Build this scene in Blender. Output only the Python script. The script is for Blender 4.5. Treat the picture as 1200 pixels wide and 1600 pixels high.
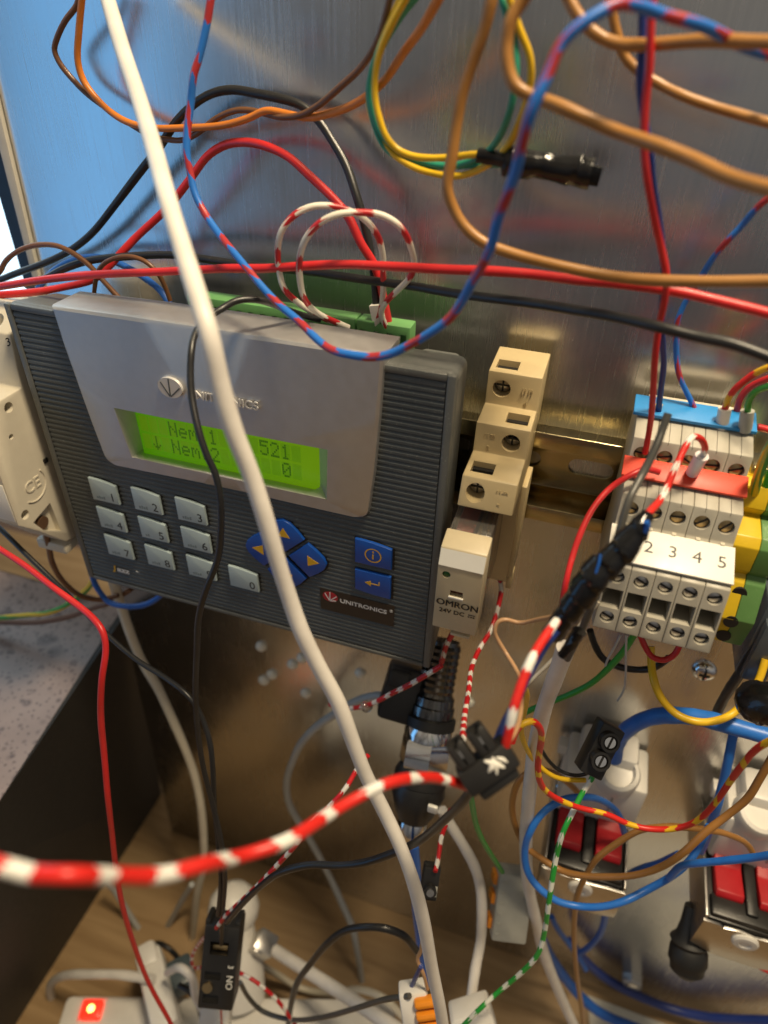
import bpy, bmesh, math, random
from mathutils import Vector, Matrix
R_ = random.Random(7)
sc = bpy.context.scene
for o in list(bpy.data.objects): bpy.data.objects.remove(o)
MM = 0.001

# ---------------------------------------------------------------- camera
RW = Matrix(((0.9491634, 0.3139496, 0.0229015), (0.2054503, -0.5627290, -0.8007036), (-0.2384932, 0.7647036, -0.5986229)))
CAM = Vector((105.8175, -215.7605, 137.6337))          # millimetres
FPX = 1073.3766
cd = bpy.data.cameras.new('camera'); cam = bpy.data.objects.new('camera', cd); sc.collection.objects.link(cam)
mw = Matrix((RW[0], -RW[1], -RW[2])).transposed().to_4x4(); mw.translation = CAM * MM
cam.matrix_world = mw
cd.sensor_width = 36; cd.sensor_fit = 'AUTO'; cd.lens = FPX * 36 / 1600
cd.clip_start = 0.005; cd.clip_end = 50
cd.dof.use_dof = True; cd.dof.focus_distance = 0.216; cd.dof.aperture_fstop = 9.0
sc.camera = cam

# ---------------------------------------------------------------- light (indoors: a ceiling lamp and a window)
world = bpy.data.worlds.new('World'); sc.world = world; world.use_nodes = True
nt = world.node_tree; bgn = nt.nodes['Background']
tc = nt.nodes.new('ShaderNodeTexCoord'); sep = nt.nodes.new('ShaderNodeSeparateXYZ'); ramp = nt.nodes.new('ShaderNodeValToRGB')
mr = nt.nodes.new('ShaderNodeMapRange'); mr.inputs[1].default_value = -1; mr.inputs[2].default_value = 1
nt.links.new(tc.outputs['Generated'], sep.inputs[0]); nt.links.new(sep.outputs['Z'], mr.inputs[0])
nt.links.new(mr.outputs[0], ramp.inputs[0])
wn = nt.nodes.new('ShaderNodeTexNoise'); wn.inputs['Scale'].default_value = 1.6; wn.inputs['Detail'].default_value = 2; nt.links.new(tc.outputs['Generated'], wn.inputs['Vector'])   # invented light and dark noise for the unseen room, added for contrast in reflections
wr = nt.nodes.new('ShaderNodeMapRange'); wr.inputs[1].default_value = .35; wr.inputs[2].default_value = .65; wr.inputs[3].default_value = .55; wr.inputs[4].default_value = 1.35; nt.links.new(wn.outputs['Fac'], wr.inputs[0])
wx = nt.nodes.new('ShaderNodeMix'); wx.data_type = 'RGBA'; wx.blend_type = 'MULTIPLY'; wx.inputs[0].default_value = 1
nt.links.new(ramp.outputs[0], wx.inputs[6]); nt.links.new(wr.outputs[0], wx.inputs[7]); nt.links.new(wx.outputs[2], bgn.inputs[0])
e = ramp.color_ramp.elements
e[0].position = 0.25; e[0].color = (0.17, 0.11, 0.075, 1)
e[1].position = 0.9; e[1].color = (0.50, 0.43, 0.33, 1)
m_ = ramp.color_ramp.elements.new(0.52); m_.color = (0.215, 0.215, 0.22, 1)
bgn.inputs[1].default_value = 0.62

def area(name, loc, target, sx, sy, power, col):
    l = bpy.data.lights.new(name, 'AREA'); l.shape = 'RECTANGLE'; l.size = sx; l.size_y = sy; l.energy = power; l.color = col
    o = bpy.data.objects.new(name, l); sc.collection.objects.link(o); o.location = loc
    o.rotation_euler = (Vector(target) - Vector(loc)).to_track_quat('-Z', 'Y').to_euler()
    return o
area('ceiling_lamp', (0.22, -0.10, 0.64), (0.07, -0.04, 0.0), 0.13, 0.08, 5.8, (1.0, 0.82, 0.56))
area('window_light', (-0.84, -0.60, -0.02), (-0.05, 0, -0.02), 0.32, 1.0, 1.25, (0.14, 0.50, 1.0))

vs = sc.view_settings
vs.view_transform = 'Standard'; vs.look = 'None'; vs.gamma = 1.0; vs.use_curve_mapping = False; vs.exposure = 0.14

# ---------------------------------------------------------------- helpers
def A(x, y, d):
    """photo pixel + distance in front of the panel (mm) -> point in the place (mm)"""
    v = RW.transposed() @ Vector(((x - 600) / FPX, (y - 800) / FPX, 1))
    return CAM + v * ((-d - CAM.y) / v.y)
def AZ(x, y, z):
    v = RW.transposed() @ Vector(((x - 600) / FPX, (y - 800) / FPX, 1))
    return CAM + v * ((z - CAM.z) / v.z)
def mmpx(x, y, d):
    v = RW.transposed() @ Vector(((x - 600) / FPX, (y - 800) / FPX, 1))
    return ((-d - CAM.y) / v.y) / FPX

def AS(x, y, s):
    return CAM + RW.transposed() @ Vector(((x - 600) / FPX, (y - 800) / FPX, 1)) * s
def sdep(x, y, d):
    return mmpx(x, y, d) * FPX
def cframe(x, y, d, xu, yu, xv, yv):
    """frame at a photo point, u towards (xu, yu) and v towards (xv, yv), seen square-on; also mm per pixel there"""
    s_ = sdep(x, y, d); return frame(AS(x, y, s_), AS(xu, yu, s_), AS(xv, yv, s_)), s_ / FPX
ORG = {}
class MB:
    def __init__(s): s.v = []; s.f = []; s.uv = {}; s.mi = []
    def add(s, vs_, fs, M=None, mi=0):
        b = len(s.v)
        for p in vs_:
            p = Vector(p); s.v.append(M @ p if M is not None else p)
        for f in fs: s.f.append(tuple(b + i for i in f)); s.mi.append(mi)
        return s
    def bm(s, bm, M=None, mi=0):
        bm.verts.index_update()
        s.add([v.co.copy() for v in bm.verts], [[v.index for v in f.verts] for f in bm.faces], M, mi); bm.free(); return s
    def box(s, c, size, bev=0, M=None, seg=2, mi=0):
        bm = bmesh.new(); bmesh.ops.create_cube(bm, size=1)
        for v in bm.verts: v.co = Vector((c[0] + v.co.x * size[0], c[1] + v.co.y * size[1], c[2] + v.co.z * size[2]))
        if bev: bmesh.ops.bevel(bm, geom=list(bm.edges), offset=bev, segments=seg, affect='EDGES', profile=0.5)
        return s.bm(bm, M, mi)
    def b(s, x0, x1, d0, d1, z0, z1, bev=0, M=None, mi=0):      # box by x range, distance-from-panel range, z range
        return s.box(((x0 + x1) / 2, -(d0 + d1) / 2, (z0 + z1) / 2), (abs(x1 - x0), abs(d1 - d0), abs(z1 - z0)), bev, M, mi=mi)
    def prism(s, prof, x0, x1, bev=0, M=None, mi=0):              # prof: (d, z) outline, extruded along X
        bm = bmesh.new()
        a = [bm.verts.new((x0, -d, z)) for d, z in prof]; c = [bm.verts.new((x1, -d, z)) for d, z in prof]
        bm.faces.new(a); bm.faces.new(c[::-1])
        n = len(prof)
        for i in range(n): bm.faces.new((a[i], c[i], c[(i + 1) % n], a[(i + 1) % n]))
        bmesh.ops.recalc_face_normals(bm, faces=list(bm.faces))
        if bev: bmesh.ops.bevel(bm, geom=list(bm.edges), offset=bev, segments=2, affect='EDGES', profile=0.5)
        return s.bm(bm, M, mi)
    def plate(s, outline, d0, d1, bev=0, M=None, mi=0):            # outline: (x, z), thickness d0..d1
        bm = bmesh.new()
        a = [bm.verts.new((x, -d0, z)) for x, z in outline]; c = [bm.verts.new((x, -d1, z)) for x, z in outline]
        bm.faces.new(a); bm.faces.new(c[::-1]); n = len(outline)
        for i in range(n): bm.faces.new((a[i], c[i], c[(i + 1) % n], a[(i + 1) % n]))
        bmesh.ops.recalc_face_normals(bm, faces=list(bm.faces))
        if bev:
            ed = [e_ for e_ in bm.edges if all(abs(v.co.y + d1) < 1e-6 for v in e_.verts)]
            bmesh.ops.bevel(bm, geom=ed, offset=bev, segments=2, affect='EDGES', profile=0.5)
        return s.bm(bm, M, mi)
    def lathe(s, p0, p1, prof, seg=28, hexa=False, mi=0):          # prof: (t in mm along the axis, radius)
        p0 = Vector(p0); ax = (Vector(p1) - p0).normalized()
        u = ax.orthogonal().normalized(); w = ax.cross(u)
        vs_ = []; fs = []
        for t, r in prof:
            for k in range(seg):
                a = 2 * math.pi * k / seg
                vs_.append(p0 + ax * t + (u * math.cos(a) + w * math.sin(a)) * r)
        for i in range(len(prof) - 1):
            for k in range(seg):
                j = (k + 1) % seg
                fs.append((i * seg + k, i * seg + j, (i + 1) * seg + j, (i + 1) * seg + k))
        fs.append(tuple(range(seg))[::-1]); fs.append(tuple((len(prof) - 1) * seg + k for k in range(seg)))
        return s.add(vs_, fs, mi=mi)
    def tube(s, pts, r, seg=12, dens=7, rough=0.0, turns=0, amp=.22):
        P = [Vector(p) for p in pts]; out = []; n = len(P)
        for i in range(n - 1):
            p0 = P[max(i - 1, 0)]; p1 = P[i]; p2 = P[i + 1]; p3 = P[min(i + 2, n - 1)]
            if i == 0: p0 = p1 * 2 - p2
            if i + 2 > n - 1: p3 = p2 * 2 - p1
            t0 = 0; t1 = t0 + max((p1 - p0).length, 1e-4) ** .5; t2 = t1 + max((p2 - p1).length, 1e-4) ** .5; t3 = t2 + max((p3 - p2).length, 1e-4) ** .5
            for k in range(dens):
                t = t1 + (t2 - t1) * k / dens
                a1 = p0 * ((t1 - t) / (t1 - t0)) + p1 * ((t - t0) / (t1 - t0)); a2 = p1 * ((t2 - t) / (t2 - t1)) + p2 * ((t - t1) / (t2 - t1))
                a3 = p2 * ((t3 - t) / (t3 - t2)) + p3 * ((t - t2) / (t3 - t2))
                b1 = a1 * ((t2 - t) / (t2 - t0)) + a2 * ((t - t0) / (t2 - t0)); b2 = a2 * ((t3 - t) / (t3 - t1)) + a3 * ((t - t1) / (t3 - t1))
                out.append(b1 * ((t2 - t) / (t2 - t1)) + b2 * ((t - t1) / (t2 - t1)))
        out.append(P[-1])
        for _ in range(3):
            out = [out[0]] + [(out[i - 1] + out[i] * 2 + out[i + 1]) / 4 for i in range(1, len(out) - 1)] + [out[-1]]
        base = len(s.v); L = 0; u = None
        for i, p in enumerate(out):
            t = (out[min(i + 1, len(out) - 1)] - out[max(i - 1, 0)]).normalized()
            if u is None: u = t.orthogonal().normalized()
            else: u = (u - t * u.dot(t)).normalized()
            w = t.cross(u)
            if i: L += (p - out[i - 1]).length
            rr = r if not callable(r) else r(i / (len(out) - 1))
            for k in range(seg):
                a = 2 * math.pi * k / seg
                s.uv[base + i * seg + k] = (L * MM, k / seg)
                q = rr * (1 + (rough * (R_.random() - .5) if rough else 0) + (amp * (((k / seg + turns * i / len(out)) % 1) - .5) if turns else 0))
                s.v.append(p + (u * math.cos(a) + w * math.sin(a)) * q)
        m = len(out)
        for i in range(m - 1):
            for k in range(seg):
                j = (k + 1) % seg
                s.f.append((base + i * seg + k, base + i * seg + j, base + (i + 1) * seg + j, base + (i + 1) * seg + k)); s.mi.append(0)
        s.f.append(tuple(base + k for k in range(seg))[::-1]); s.mi.append(0)
        s.f.append(tuple(base + (m - 1) * seg + k for k in range(seg))); s.mi.append(0)
        return s
    def mesh(s, name, org, mats, ang=38):
        me = bpy.data.meshes.new(name)
        me.from_pydata([tuple((p - org) * MM) for p in s.v], [], s.f)
        for m in mats: me.materials.append(m)
        if len(mats) > 1: me.polygons.foreach_set('material_index', s.mi)
        if s.uv:
            ul = me.uv_layers.new(name='UVMap')
            for l in me.loops: ul.data[l.index].uv = s.uv.get(l.vertex_index, (0, 0))
        me.polygons.foreach_set('use_smooth', [True] * len(me.polygons))
        me.update(); me.set_sharp_from_angle(angle=math.radians(ang))
        return me
    def build(s, name, mat, parent=None, cut=None, ang=38):
        mats = mat if isinstance(mat, (list, tuple)) else [mat]
        if parent is not None: org = ORG[parent.name]
        else:
            xs = [p.x for p in s.v]; ys = [p.y for p in s.v]; zs = [p.z for p in s.v]
            org = Vector(((min(xs) + max(xs)) / 2, (min(ys) + max(ys)) / 2, min(zs)))
        me = s.mesh(name, org, mats, ang)
        o = bpy.data.objects.new(name, me); sc.collection.objects.link(o)
        ORG[o.name] = org
        if parent is None: o.location = org * MM
        if cut is not None:
            cm = cut.mesh('cutter', org, mats[:1]); co = bpy.data.objects.new('cutter', cm); sc.collection.objects.link(co)
            if parent is None: co.location = org * MM
            md = o.modifiers.new('b', 'BOOLEAN'); md.object = co; md.operation = 'DIFFERENCE'; md.solver = 'EXACT'
            dg = bpy.context.evaluated_depsgraph_get()
            nm = bpy.data.meshes.new_from_object(o.evaluated_get(dg)); o.modifiers.clear(); o.data = nm
            nm.polygons.foreach_set('use_smooth', [True] * len(nm.polygons)); nm.set_sharp_from_angle(angle=math.radians(ang))
            bpy.data.objects.remove(co)
        if parent is not None: o.parent = parent
        return o
def tag(o, label, cat=None, group=None, kind=None):
    if label: o['label'] = label
    if cat: o['category'] = cat
    if group: o['group'] = group
    if kind: o['kind'] = kind
    return o
def thing(name, label, cat, base, group=None):
    o = bpy.data.objects.new(name, None); sc.collection.objects.link(o); o.empty_display_size = 0.01
    ORG[o.name] = Vector(base); o.location = Vector(base) * MM
    return tag(o, label, cat, group)
def frame(p0, pu, pv):
    p0 = Vector(p0); u = (Vector(pu) - p0).normalized(); v = Vector(pv) - p0; v = (v - u * v.dot(u)).normalized(); w = u.cross(v)
    m = Matrix((u, v, w)).transposed().to_4x4(); m.translation = p0; return m
FACE = Matrix(((1, 0, 0, 0), (0, 0, 1, 0), (0, 1, 0, 0), (0, 0, 0, 1)))   # text x -> X, text y -> Z
FONT = None
def text(name, body, size, M, mat, parent, depth=0.06, sx=1.0, align='CENTER', shear=0.0, bold=0.0):
    """M: 4x4 with the text's x and y axes in columns 0 and 1 (mm), normal in column 2 pointing out of the surface"""
    cu = bpy.data.curves.new('t', 'FONT'); cu.body = body; cu.size = size; cu.align_x = align; cu.align_y = 'CENTER'; cu.extrude = depth
    cu.shear = shear; cu.offset = bold; cu.resolution_u = 3
    to = bpy.data.objects.new('t', cu); sc.collection.objects.link(to)
    dg = bpy.context.evaluated_depsgraph_get(); me = bpy.data.meshes.new_from_object(to.evaluated_get(dg))
    mb = MB(); mb.add([Vector((v.co.x * sx, v.co.y, v.co.z)) for v in me.vertices], [tuple(p.vertices) for p in me.polygons], M)
    bpy.data.objects.remove(to); bpy.data.curves.remove(cu); bpy.data.meshes.remove(me)
    return mb.build(name, mat, parent)
def onface(x, d, z):           # frame on a surface that faces the camera side (-Y)
    m = Matrix(((1, 0, 0, x), (0, 0, -1, -d), (0, 1, 0, z), (0, 0, 0, 1))); return m

# ---------------------------------------------------------------- materials
def mat(name, col, rough=0.45, metal=0.0, var=0.12, scale=300, bump=0.0, bscale=2500, spec=0.5, coat=0, trans=0, emit=None, estr=0, dust=0.0):
    m = bpy.data.materials.new(name); m.use_nodes = True; t = m.node_tree; p = t.nodes['Principled BSDF']
    c = t.nodes.new('ShaderNodeTexCoord'); n = t.nodes.new('ShaderNodeTexNoise'); n.inputs['Scale'].default_value = scale; n.inputs['Detail'].default_value = 5
    t.links.new(c.outputs['Object'], n.inputs['Vector'])
    mx = t.nodes.new('ShaderNodeMix'); mx.data_type = 'RGBA'; mx.inputs[6].default_value = [min(1, v * (1 - var)) for v in col] + [1]; mx.inputs[7].default_value = [min(1, v * (1 + var)) for v in col] + [1]
    t.links.new(n.outputs['Fac'], mx.inputs[0]); t.links.new(mx.outputs[2], p.inputs['Base Color'])
    if dust:
        nd = t.nodes.new('ShaderNodeTexNoise'); nd.inputs['Scale'].default_value = 1100; nd.inputs['Detail'].default_value = 2; t.links.new(c.outputs['Object'], nd.inputs['Vector'])
        nl = t.nodes.new('ShaderNodeTexNoise'); nl.inputs['Scale'].default_value = 45; nl.inputs['Detail'].default_value = 4; t.links.new(c.outputs['Object'], nl.inputs['Vector'])
        a = t.nodes.new('ShaderNodeMapRange'); a.inputs[1].default_value = .66; a.inputs[2].default_value = .72; a.inputs[3].default_value = 0; a.inputs[4].default_value = dust; t.links.new(nd.outputs['Fac'], a.inputs[0])
        bq = t.nodes.new('ShaderNodeMapRange'); bq.inputs[1].default_value = .45; bq.inputs[2].default_value = .75; bq.inputs[3].default_value = 0; bq.inputs[4].default_value = dust * .35; t.links.new(nl.outputs['Fac'], bq.inputs[0])
        ad = t.nodes.new('ShaderNodeMath'); ad.operation = 'ADD'; ad.use_clamp = True; t.links.new(a.outputs[0], ad.inputs[0]); t.links.new(bq.outputs[0], ad.inputs[1])
        dm = t.nodes.new('ShaderNodeMix'); dm.data_type = 'RGBA'; dm.inputs[7].default_value = (.42, .40, .36, 1); t.links.new(ad.outputs[0], dm.inputs[0]); t.links.new(mx.outputs[2], dm.inputs[6]); t.links.new(dm.outputs[2], p.inputs['Base Color'])
    r2 = t.nodes.new('ShaderNodeMapRange'); r2.inputs[3].default_value = max(0.02, rough - .08); r2.inputs[4].default_value = min(1, rough + .08)
    t.links.new(n.outputs['Fac'], r2.inputs[0]); t.links.new(r2.outputs[0], p.inputs['Roughness'])
    p.inputs['Metallic'].default_value = metal; p.inputs['Specular IOR Level'].default_value = spec
    if coat: p.inputs['Coat Weight'].default_value = coat; p.inputs['Coat Roughness'].default_value = .15
    if trans: p.inputs['Transmission Weight'].default_value = trans
    if emit: p.inputs['Emission Color'].default_value = (*emit, 1); p.inputs['Emission Strength'].default_value = estr
    if bump:
        n2 = t.nodes.new('ShaderNodeTexNoise'); n2.inputs['Scale'].default_value = bscale; n2.inputs['Detail'].default_value = 3
        t.links.new(c.outputs['Object'], n2.inputs['Vector'])
        b = t.nodes.new('ShaderNodeBump'); b.inputs['Strength'].default_value = bump; b.inputs['Distance'].default_value = 0.0003
        t.links.new(n2.outputs['Fac'], b.inputs['Height']); t.links.new(b.outputs[0], p.inputs['Normal'])
    return m
def stripe(name, ca, cb, period, duty, rough=0.4, jit=0.35, skew=0.12):
    m = bpy.data.materials.new(name); m.use_nodes = True; t = m.node_tree; p = t.nodes['Principled BSDF']; L = t.links.new
    uv = t.nodes.new('ShaderNodeUVMap'); sp = t.nodes.new('ShaderNodeSeparateXYZ'); L(uv.outputs[0], sp.inputs[0])
    nz = t.nodes.new('ShaderNodeTexNoise'); nz.inputs['Scale'].default_value = 1.0; nz.inputs['Detail'].default_value = 2
    mp = t.nodes.new('ShaderNodeMapping'); mp.inputs['Scale'].default_value = (0.45 / period, 2.5, 1); L(uv.outputs[0], mp.inputs[0]); L(mp.outputs[0], nz.inputs['Vector'])
    def math_(op, a, b=None):
        n = t.nodes.new('ShaderNodeMath'); n.operation = op
        for i, q in enumerate((a, b)):
            if q is None: continue
            if isinstance(q, (int, float)): n.inputs[i].default_value = q
            else: L(q, n.inputs[i])
        return n.outputs[0]
    u = math_('MULTIPLY', sp.outputs['X'], 1 / period)
    tri = math_('ABSOLUTE', math_('SUBTRACT', sp.outputs['Y'], 0.5))
    u = math_('ADD', u, math_('MULTIPLY', tri, skew * 2)); u = math_('ADD', u, math_('MULTIPLY', nz.outputs['Fac'], jit * 2))
    n9 = t.nodes.new('ShaderNodeTexNoise'); n9.inputs['Scale'].default_value = 1.0; n9.inputs['Detail'].default_value = 3
    m9 = t.nodes.new('ShaderNodeMapping'); m9.inputs['Scale'].default_value = (3.5 / period, 9, 1); L(uv.outputs[0], m9.inputs[0]); L(m9.outputs[0], n9.inputs['Vector'])
    u = math_('ADD', u, math_('MULTIPLY', n9.outputs['Fac'], .28))
    fr = math_('FRACT', u); g = math_('GREATER_THAN', fr, duty)
    mx = t.nodes.new('ShaderNodeMix'); mx.data_type = 'RGBA'; L(g, mx.inputs[0]); mx.inputs[6].default_value = (*ca, 1); mx.inputs[7].default_value = (*cb, 1)
    L(mx.outputs[2], p.inputs['Base Color']); p.inputs['Roughness'].default_value = rough
    return m

def panel_mat():
    m = bpy.data.materials.new('galvanised_sheet'); m.use_nodes = True; t = m.node_tree; p = t.nodes['Principled BSDF']; L = t.links.new
    c = t.nodes.new('ShaderNodeTexCoord')
    mp = t.nodes.new('ShaderNodeMapping'); mp.inputs['Scale'].default_value = (1400, 1, 28); L(c.outputs['Object'], mp.inputs[0])
    n = t.nodes.new('ShaderNodeTexNoise'); n.inputs['Scale'].default_value = 1; n.inputs['Detail'].default_value = 6; n.inputs['Roughness'].default_value = .65; L(mp.outputs[0], n.inputs['Vector'])
    n2 = t.nodes.new('ShaderNodeTexNoise'); n2.inputs['Scale'].default_value = 26; n2.inputs['Detail'].default_value = 8; n2.inputs['Roughness'].default_value = .62; L(c.outputs['Object'], n2.inputs['Vector'])
    mx = t.nodes.new('ShaderNodeMix'); mx.data_type = 'RGBA'; mx.inputs[6].default_value = (.40, .40, .395, 1); mx.inputs[7].default_value = (.80, .79, .77, 1)
    ad = t.nodes.new('ShaderNodeMath'); ad.operation = 'MULTIPLY_ADD'; L(n.outputs['Fac'], ad.inputs[0]); ad.inputs[1].default_value = .55
    mu = t.nodes.new('ShaderNodeMath'); mu.operation = 'MULTIPLY'; L(n2.outputs['Fac'], mu.inputs[0]); mu.inputs[1].default_value = .5; L(mu.outputs[0], ad.inputs[2])
    L(ad.outputs[0], mx.inputs[0]); L(mx.outputs[2], p.inputs['Base Color']); p.inputs['Metallic'].default_value = 1
    p.inputs['Anisotropic'].default_value = .4; p.inputs['Anisotropic Rotation'].default_value = 0
    tg = t.nodes.new('ShaderNodeTangent'); tg.direction_type = 'UV_MAP'; tg.uv_map = 'UVMap'; L(tg.outputs[0], p.inputs['Tangent'])
    r = t.nodes.new('ShaderNodeMapRange'); r.inputs[1].default_value = .3; r.inputs[2].default_value = .75; r.inputs[3].default_value = .15; r.inputs[4].default_value = .34; L(ad.outputs[0], r.inputs[0]); L(r.outputs[0], p.inputs['Roughness'])
    for ang_, sc_ in ((.5, 700), (-.9, 900)):
        m3 = t.nodes.new('ShaderNodeMapping'); m3.inputs['Rotation'].default_value = (0, ang_, 0); m3.inputs['Scale'].default_value = (sc_, 1, 14); L(c.outputs['Object'], m3.inputs[0])
        n3 = t.nodes.new('ShaderNodeTexNoise'); n3.inputs['Scale'].default_value = 1; n3.inputs['Detail'].default_value = 2; L(m3.outputs[0], n3.inputs['Vector'])
        g3 = t.nodes.new('ShaderNodeMapRange'); g3.inputs[1].default_value = .70; g3.inputs[2].default_value = .74; g3.inputs[3].default_value = 0; g3.inputs[4].default_value = .12; L(n3.outputs['Fac'], g3.inputs[0])
        a3 = t.nodes.new('ShaderNodeMath'); a3.operation = 'ADD'; L(g3.outputs[0], a3.inputs[0]); src = p.inputs['Roughness'].links[0].from_socket; L(src, a3.inputs[1]); L(a3.outputs[0], p.inputs['Roughness'])
    b = t.nodes.new('ShaderNodeBump'); b.inputs['Strength'].default_value = .16; b.inputs['Distance'].default_value = .00008; L(n.outputs['Fac'], b.inputs['Height']); L(b.outputs[0], p.inputs['Normal'])
    return m
def wood_mat():
    m = bpy.data.materials.new('wood_top'); m.use_nodes = True; t = m.node_tree; p = t.nodes['Principled BSDF']; L = t.links.new
    c = t.nodes.new('ShaderNodeTexCoord'); mp = t.nodes.new('ShaderNodeMapping'); mp.inputs['Scale'].default_value = (9, 90, 1); L(c.outputs['Object'], mp.inputs[0])
    n = t.nodes.new('ShaderNodeTexNoise'); n.inputs['Scale'].default_value = 1; n.inputs['Detail'].default_value = 7; n.inputs['Distortion'].default_value = 1.2; L(mp.outputs[0], n.inputs['Vector'])
    r = t.nodes.new('ShaderNodeValToRGB'); r.color_ramp.elements[0].position = .3; r.color_ramp.elements[0].color = (.27, .165, .072, 1); r.color_ramp.elements[1].position = .7; r.color_ramp.elements[1].color = (.40, .265, .13, 1)
    L(n.outputs['Fac'], r.inputs[0]); L(r.outputs[0], p.inputs['Base Color']); p.inputs['Roughness'].default_value = .45
    return m
def drops_mat():
    m = bpy.data.materials.new('droplet_print'); m.use_nodes = True; t = m.node_tree; p = t.nodes['Principled BSDF']; L = t.links.new
    c = t.nodes.new('ShaderNodeTexCoord'); col = None
    base = t.nodes.new('ShaderNodeMix'); base.data_type = 'RGBA'; base.inputs[6].default_value = (.17, .118, .10, 1); base.inputs[7].default_value = (.29, .22, .195, 1)
    n = t.nodes.new('ShaderNodeTexNoise'); n.inputs['Scale'].default_value = 60; n.inputs['Detail'].default_value = 6; L(c.outputs['Object'], n.inputs['Vector']); L(n.outputs['Fac'], base.inputs[0]); col = base.outputs[2]
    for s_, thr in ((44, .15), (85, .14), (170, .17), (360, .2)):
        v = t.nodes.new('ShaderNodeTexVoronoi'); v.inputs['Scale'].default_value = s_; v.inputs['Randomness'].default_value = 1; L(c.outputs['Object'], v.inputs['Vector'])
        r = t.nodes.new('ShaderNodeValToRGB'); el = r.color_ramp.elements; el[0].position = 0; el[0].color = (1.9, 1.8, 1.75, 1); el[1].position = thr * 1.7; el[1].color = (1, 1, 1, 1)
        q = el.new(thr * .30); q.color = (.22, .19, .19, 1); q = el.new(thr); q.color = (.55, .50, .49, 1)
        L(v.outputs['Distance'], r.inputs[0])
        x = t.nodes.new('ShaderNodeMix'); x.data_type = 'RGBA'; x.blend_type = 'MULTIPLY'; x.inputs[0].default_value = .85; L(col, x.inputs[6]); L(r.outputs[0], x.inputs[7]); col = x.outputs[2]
    L(col, p.inputs['Base Color']); p.inputs['Roughness'].default_value = .4
    return m
M = {}
M['panel'] = panel_mat(); M['wood'] = wood_mat(); M['drops'] = drops_mat()
M['case_black'] = mat('case_black', (.018, .016, .014), .6, bump=.1)
M['plc'] = mat('controller_grey', (.105, .112, .108), .42, bump=.25, bscale=5000, dust=.25)
M['rib'] = mat('ribbed_grey', (.070, .082, .086), .45, bump=.2, bscale=5000, dust=.22)
M['silver'] = mat('silver_paint', (.54, .53, .52), .38, metal=.75, var=.08, bump=.35, bscale=6000)
M['chrome'] = mat('chrome', (.75, .74, .72), .12, metal=1)
M['darkchrome'] = mat('dark_chrome', (.16, .155, .15), .18, metal=1)
M['brightsilver'] = mat('bright_silver', (.86, .85, .83), .22, metal=.45, var=.03)
M['steel'] = mat('steel', (.55, .53, .50), .3, metal=1, bump=.1)
M['brass'] = mat('brass', (.50, .36, .18), .35, metal=1)
M['zinc'] = mat('yellow_zinc', (.46, .39, .22), .2, metal=1, var=.2, scale=120)
M['lcd'] = mat('lcd_green', (.14, .42, .005), .25, emit=(.16, .50, .004), estr=.30, var=.05, scale=80)
_t = M['lcd'].node_tree; _c = _t.nodes.new('ShaderNodeTexCoord'); _s = _t.nodes.new('ShaderNodeSeparateXYZ'); _r = _t.nodes.new('ShaderNodeValToRGB'); _m = _t.nodes.new('ShaderNodeMapRange')
_m.inputs[1].default_value = -.036; _m.inputs[2].default_value = .032; _r.color_ramp.elements[0].color = (.12, .44, .004, 1); _r.color_ramp.elements[1].color = (.27, .50, .004, 1)
_t.links.new(_c.outputs['Object'], _s.inputs[0]); _t.links.new(_s.outputs['X'], _m.inputs[0]); _t.links.new(_m.outputs[0], _r.inputs[0]); _t.links.new(_r.outputs[0], _t.nodes['Principled BSDF'].inputs['Emission Color'])
M['lcd_cell'] = mat('lcd_cell', (.15, .36, .005), .3, emit=(.18, .44, .004), estr=.29)
M['lcd_ink'] = mat('lcd_ink', (.035, .12, .004), .4, emit=(.05, .17, .002), estr=.3)
M['key'] = mat('key_grey', (.42, .52, .54), .35, var=.05)
M['ink'] = mat('ink', (.01, .01, .012), .5)
M['keyink'] = mat('faded_ink', (.19, .24, .26), .5)
M['bluekey'] = mat('blue_key', (.008, .075, .38), .33, var=.08)
M['yellowprint'] = mat('yellow_print', (.75, .42, .02), .5)
M['sticker'] = mat('sticker', (.028, .022, .020), .35)
M['redlogo'] = mat('red_logo', (.42, .015, .03), .4)
M['silverink'] = mat('silver_ink', (.75, .75, .74), .4)
M['beige'] = mat('beige_plastic', (.50, .395, .215), .42, var=.06, bump=.08)
M['relaybeige'] = mat('relay_beige', (.52, .44, .29), .4, var=.05)
M['white'] = mat('white_plastic', (.72, .69, .63), .4, var=.05)
M['ivory'] = mat('ivory_plastic', (.60, .55, .44), .42, var=.06, bump=.06)
M['clear'] = mat('smoky_clear', (.80, .78, .72), .08, trans=.92)
M['hole'] = mat('dark_hole', (.01, .009, .008), .6)
M['green'] = mat('connector_green', (.13, .33, .11), .45, var=.1)
M['tgrey'] = mat('terminal_grey', (.40, .375, .31), .45, var=.07, bump=.1)
M['tdark'] = mat('terminal_inside', (.06, .055, .045), .5)
M['stripblue'] = mat('blue_strip', (.02, .24, .60), .42, var=.06)
M['stripred'] = mat('red_strip', (.72, .06, .025), .42, var=.06)
M['paper'] = mat('label_white', (.80, .78, .70), .4, var=.03)
M['rivet'] = mat('rivet_cream', (.86, .82, .70), .2, var=.02)
M['pey'] = mat('earth_yellow', (.62, .42, .01), .42); M['peg'] = mat('earth_green', (.095, .22, .06), .45, dust=.08)
M['tape'] = mat('black_tape', (.006, .006, .0065), .2, bump=.6, bscale=420, spec=.5)
M['blackp'] = mat('black_plastic', (.016, .015, .014), .38, bump=.1)
M['rubber'] = mat('black_rubber', (.012, .012, .012), .55, bump=.2)
M['redp'] = mat('red_plastic', (.42, .007, .012), .46, bump=.1, dust=.06)
M['orangep'] = mat('orange_plastic', (.75, .25, .015), .4)
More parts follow.
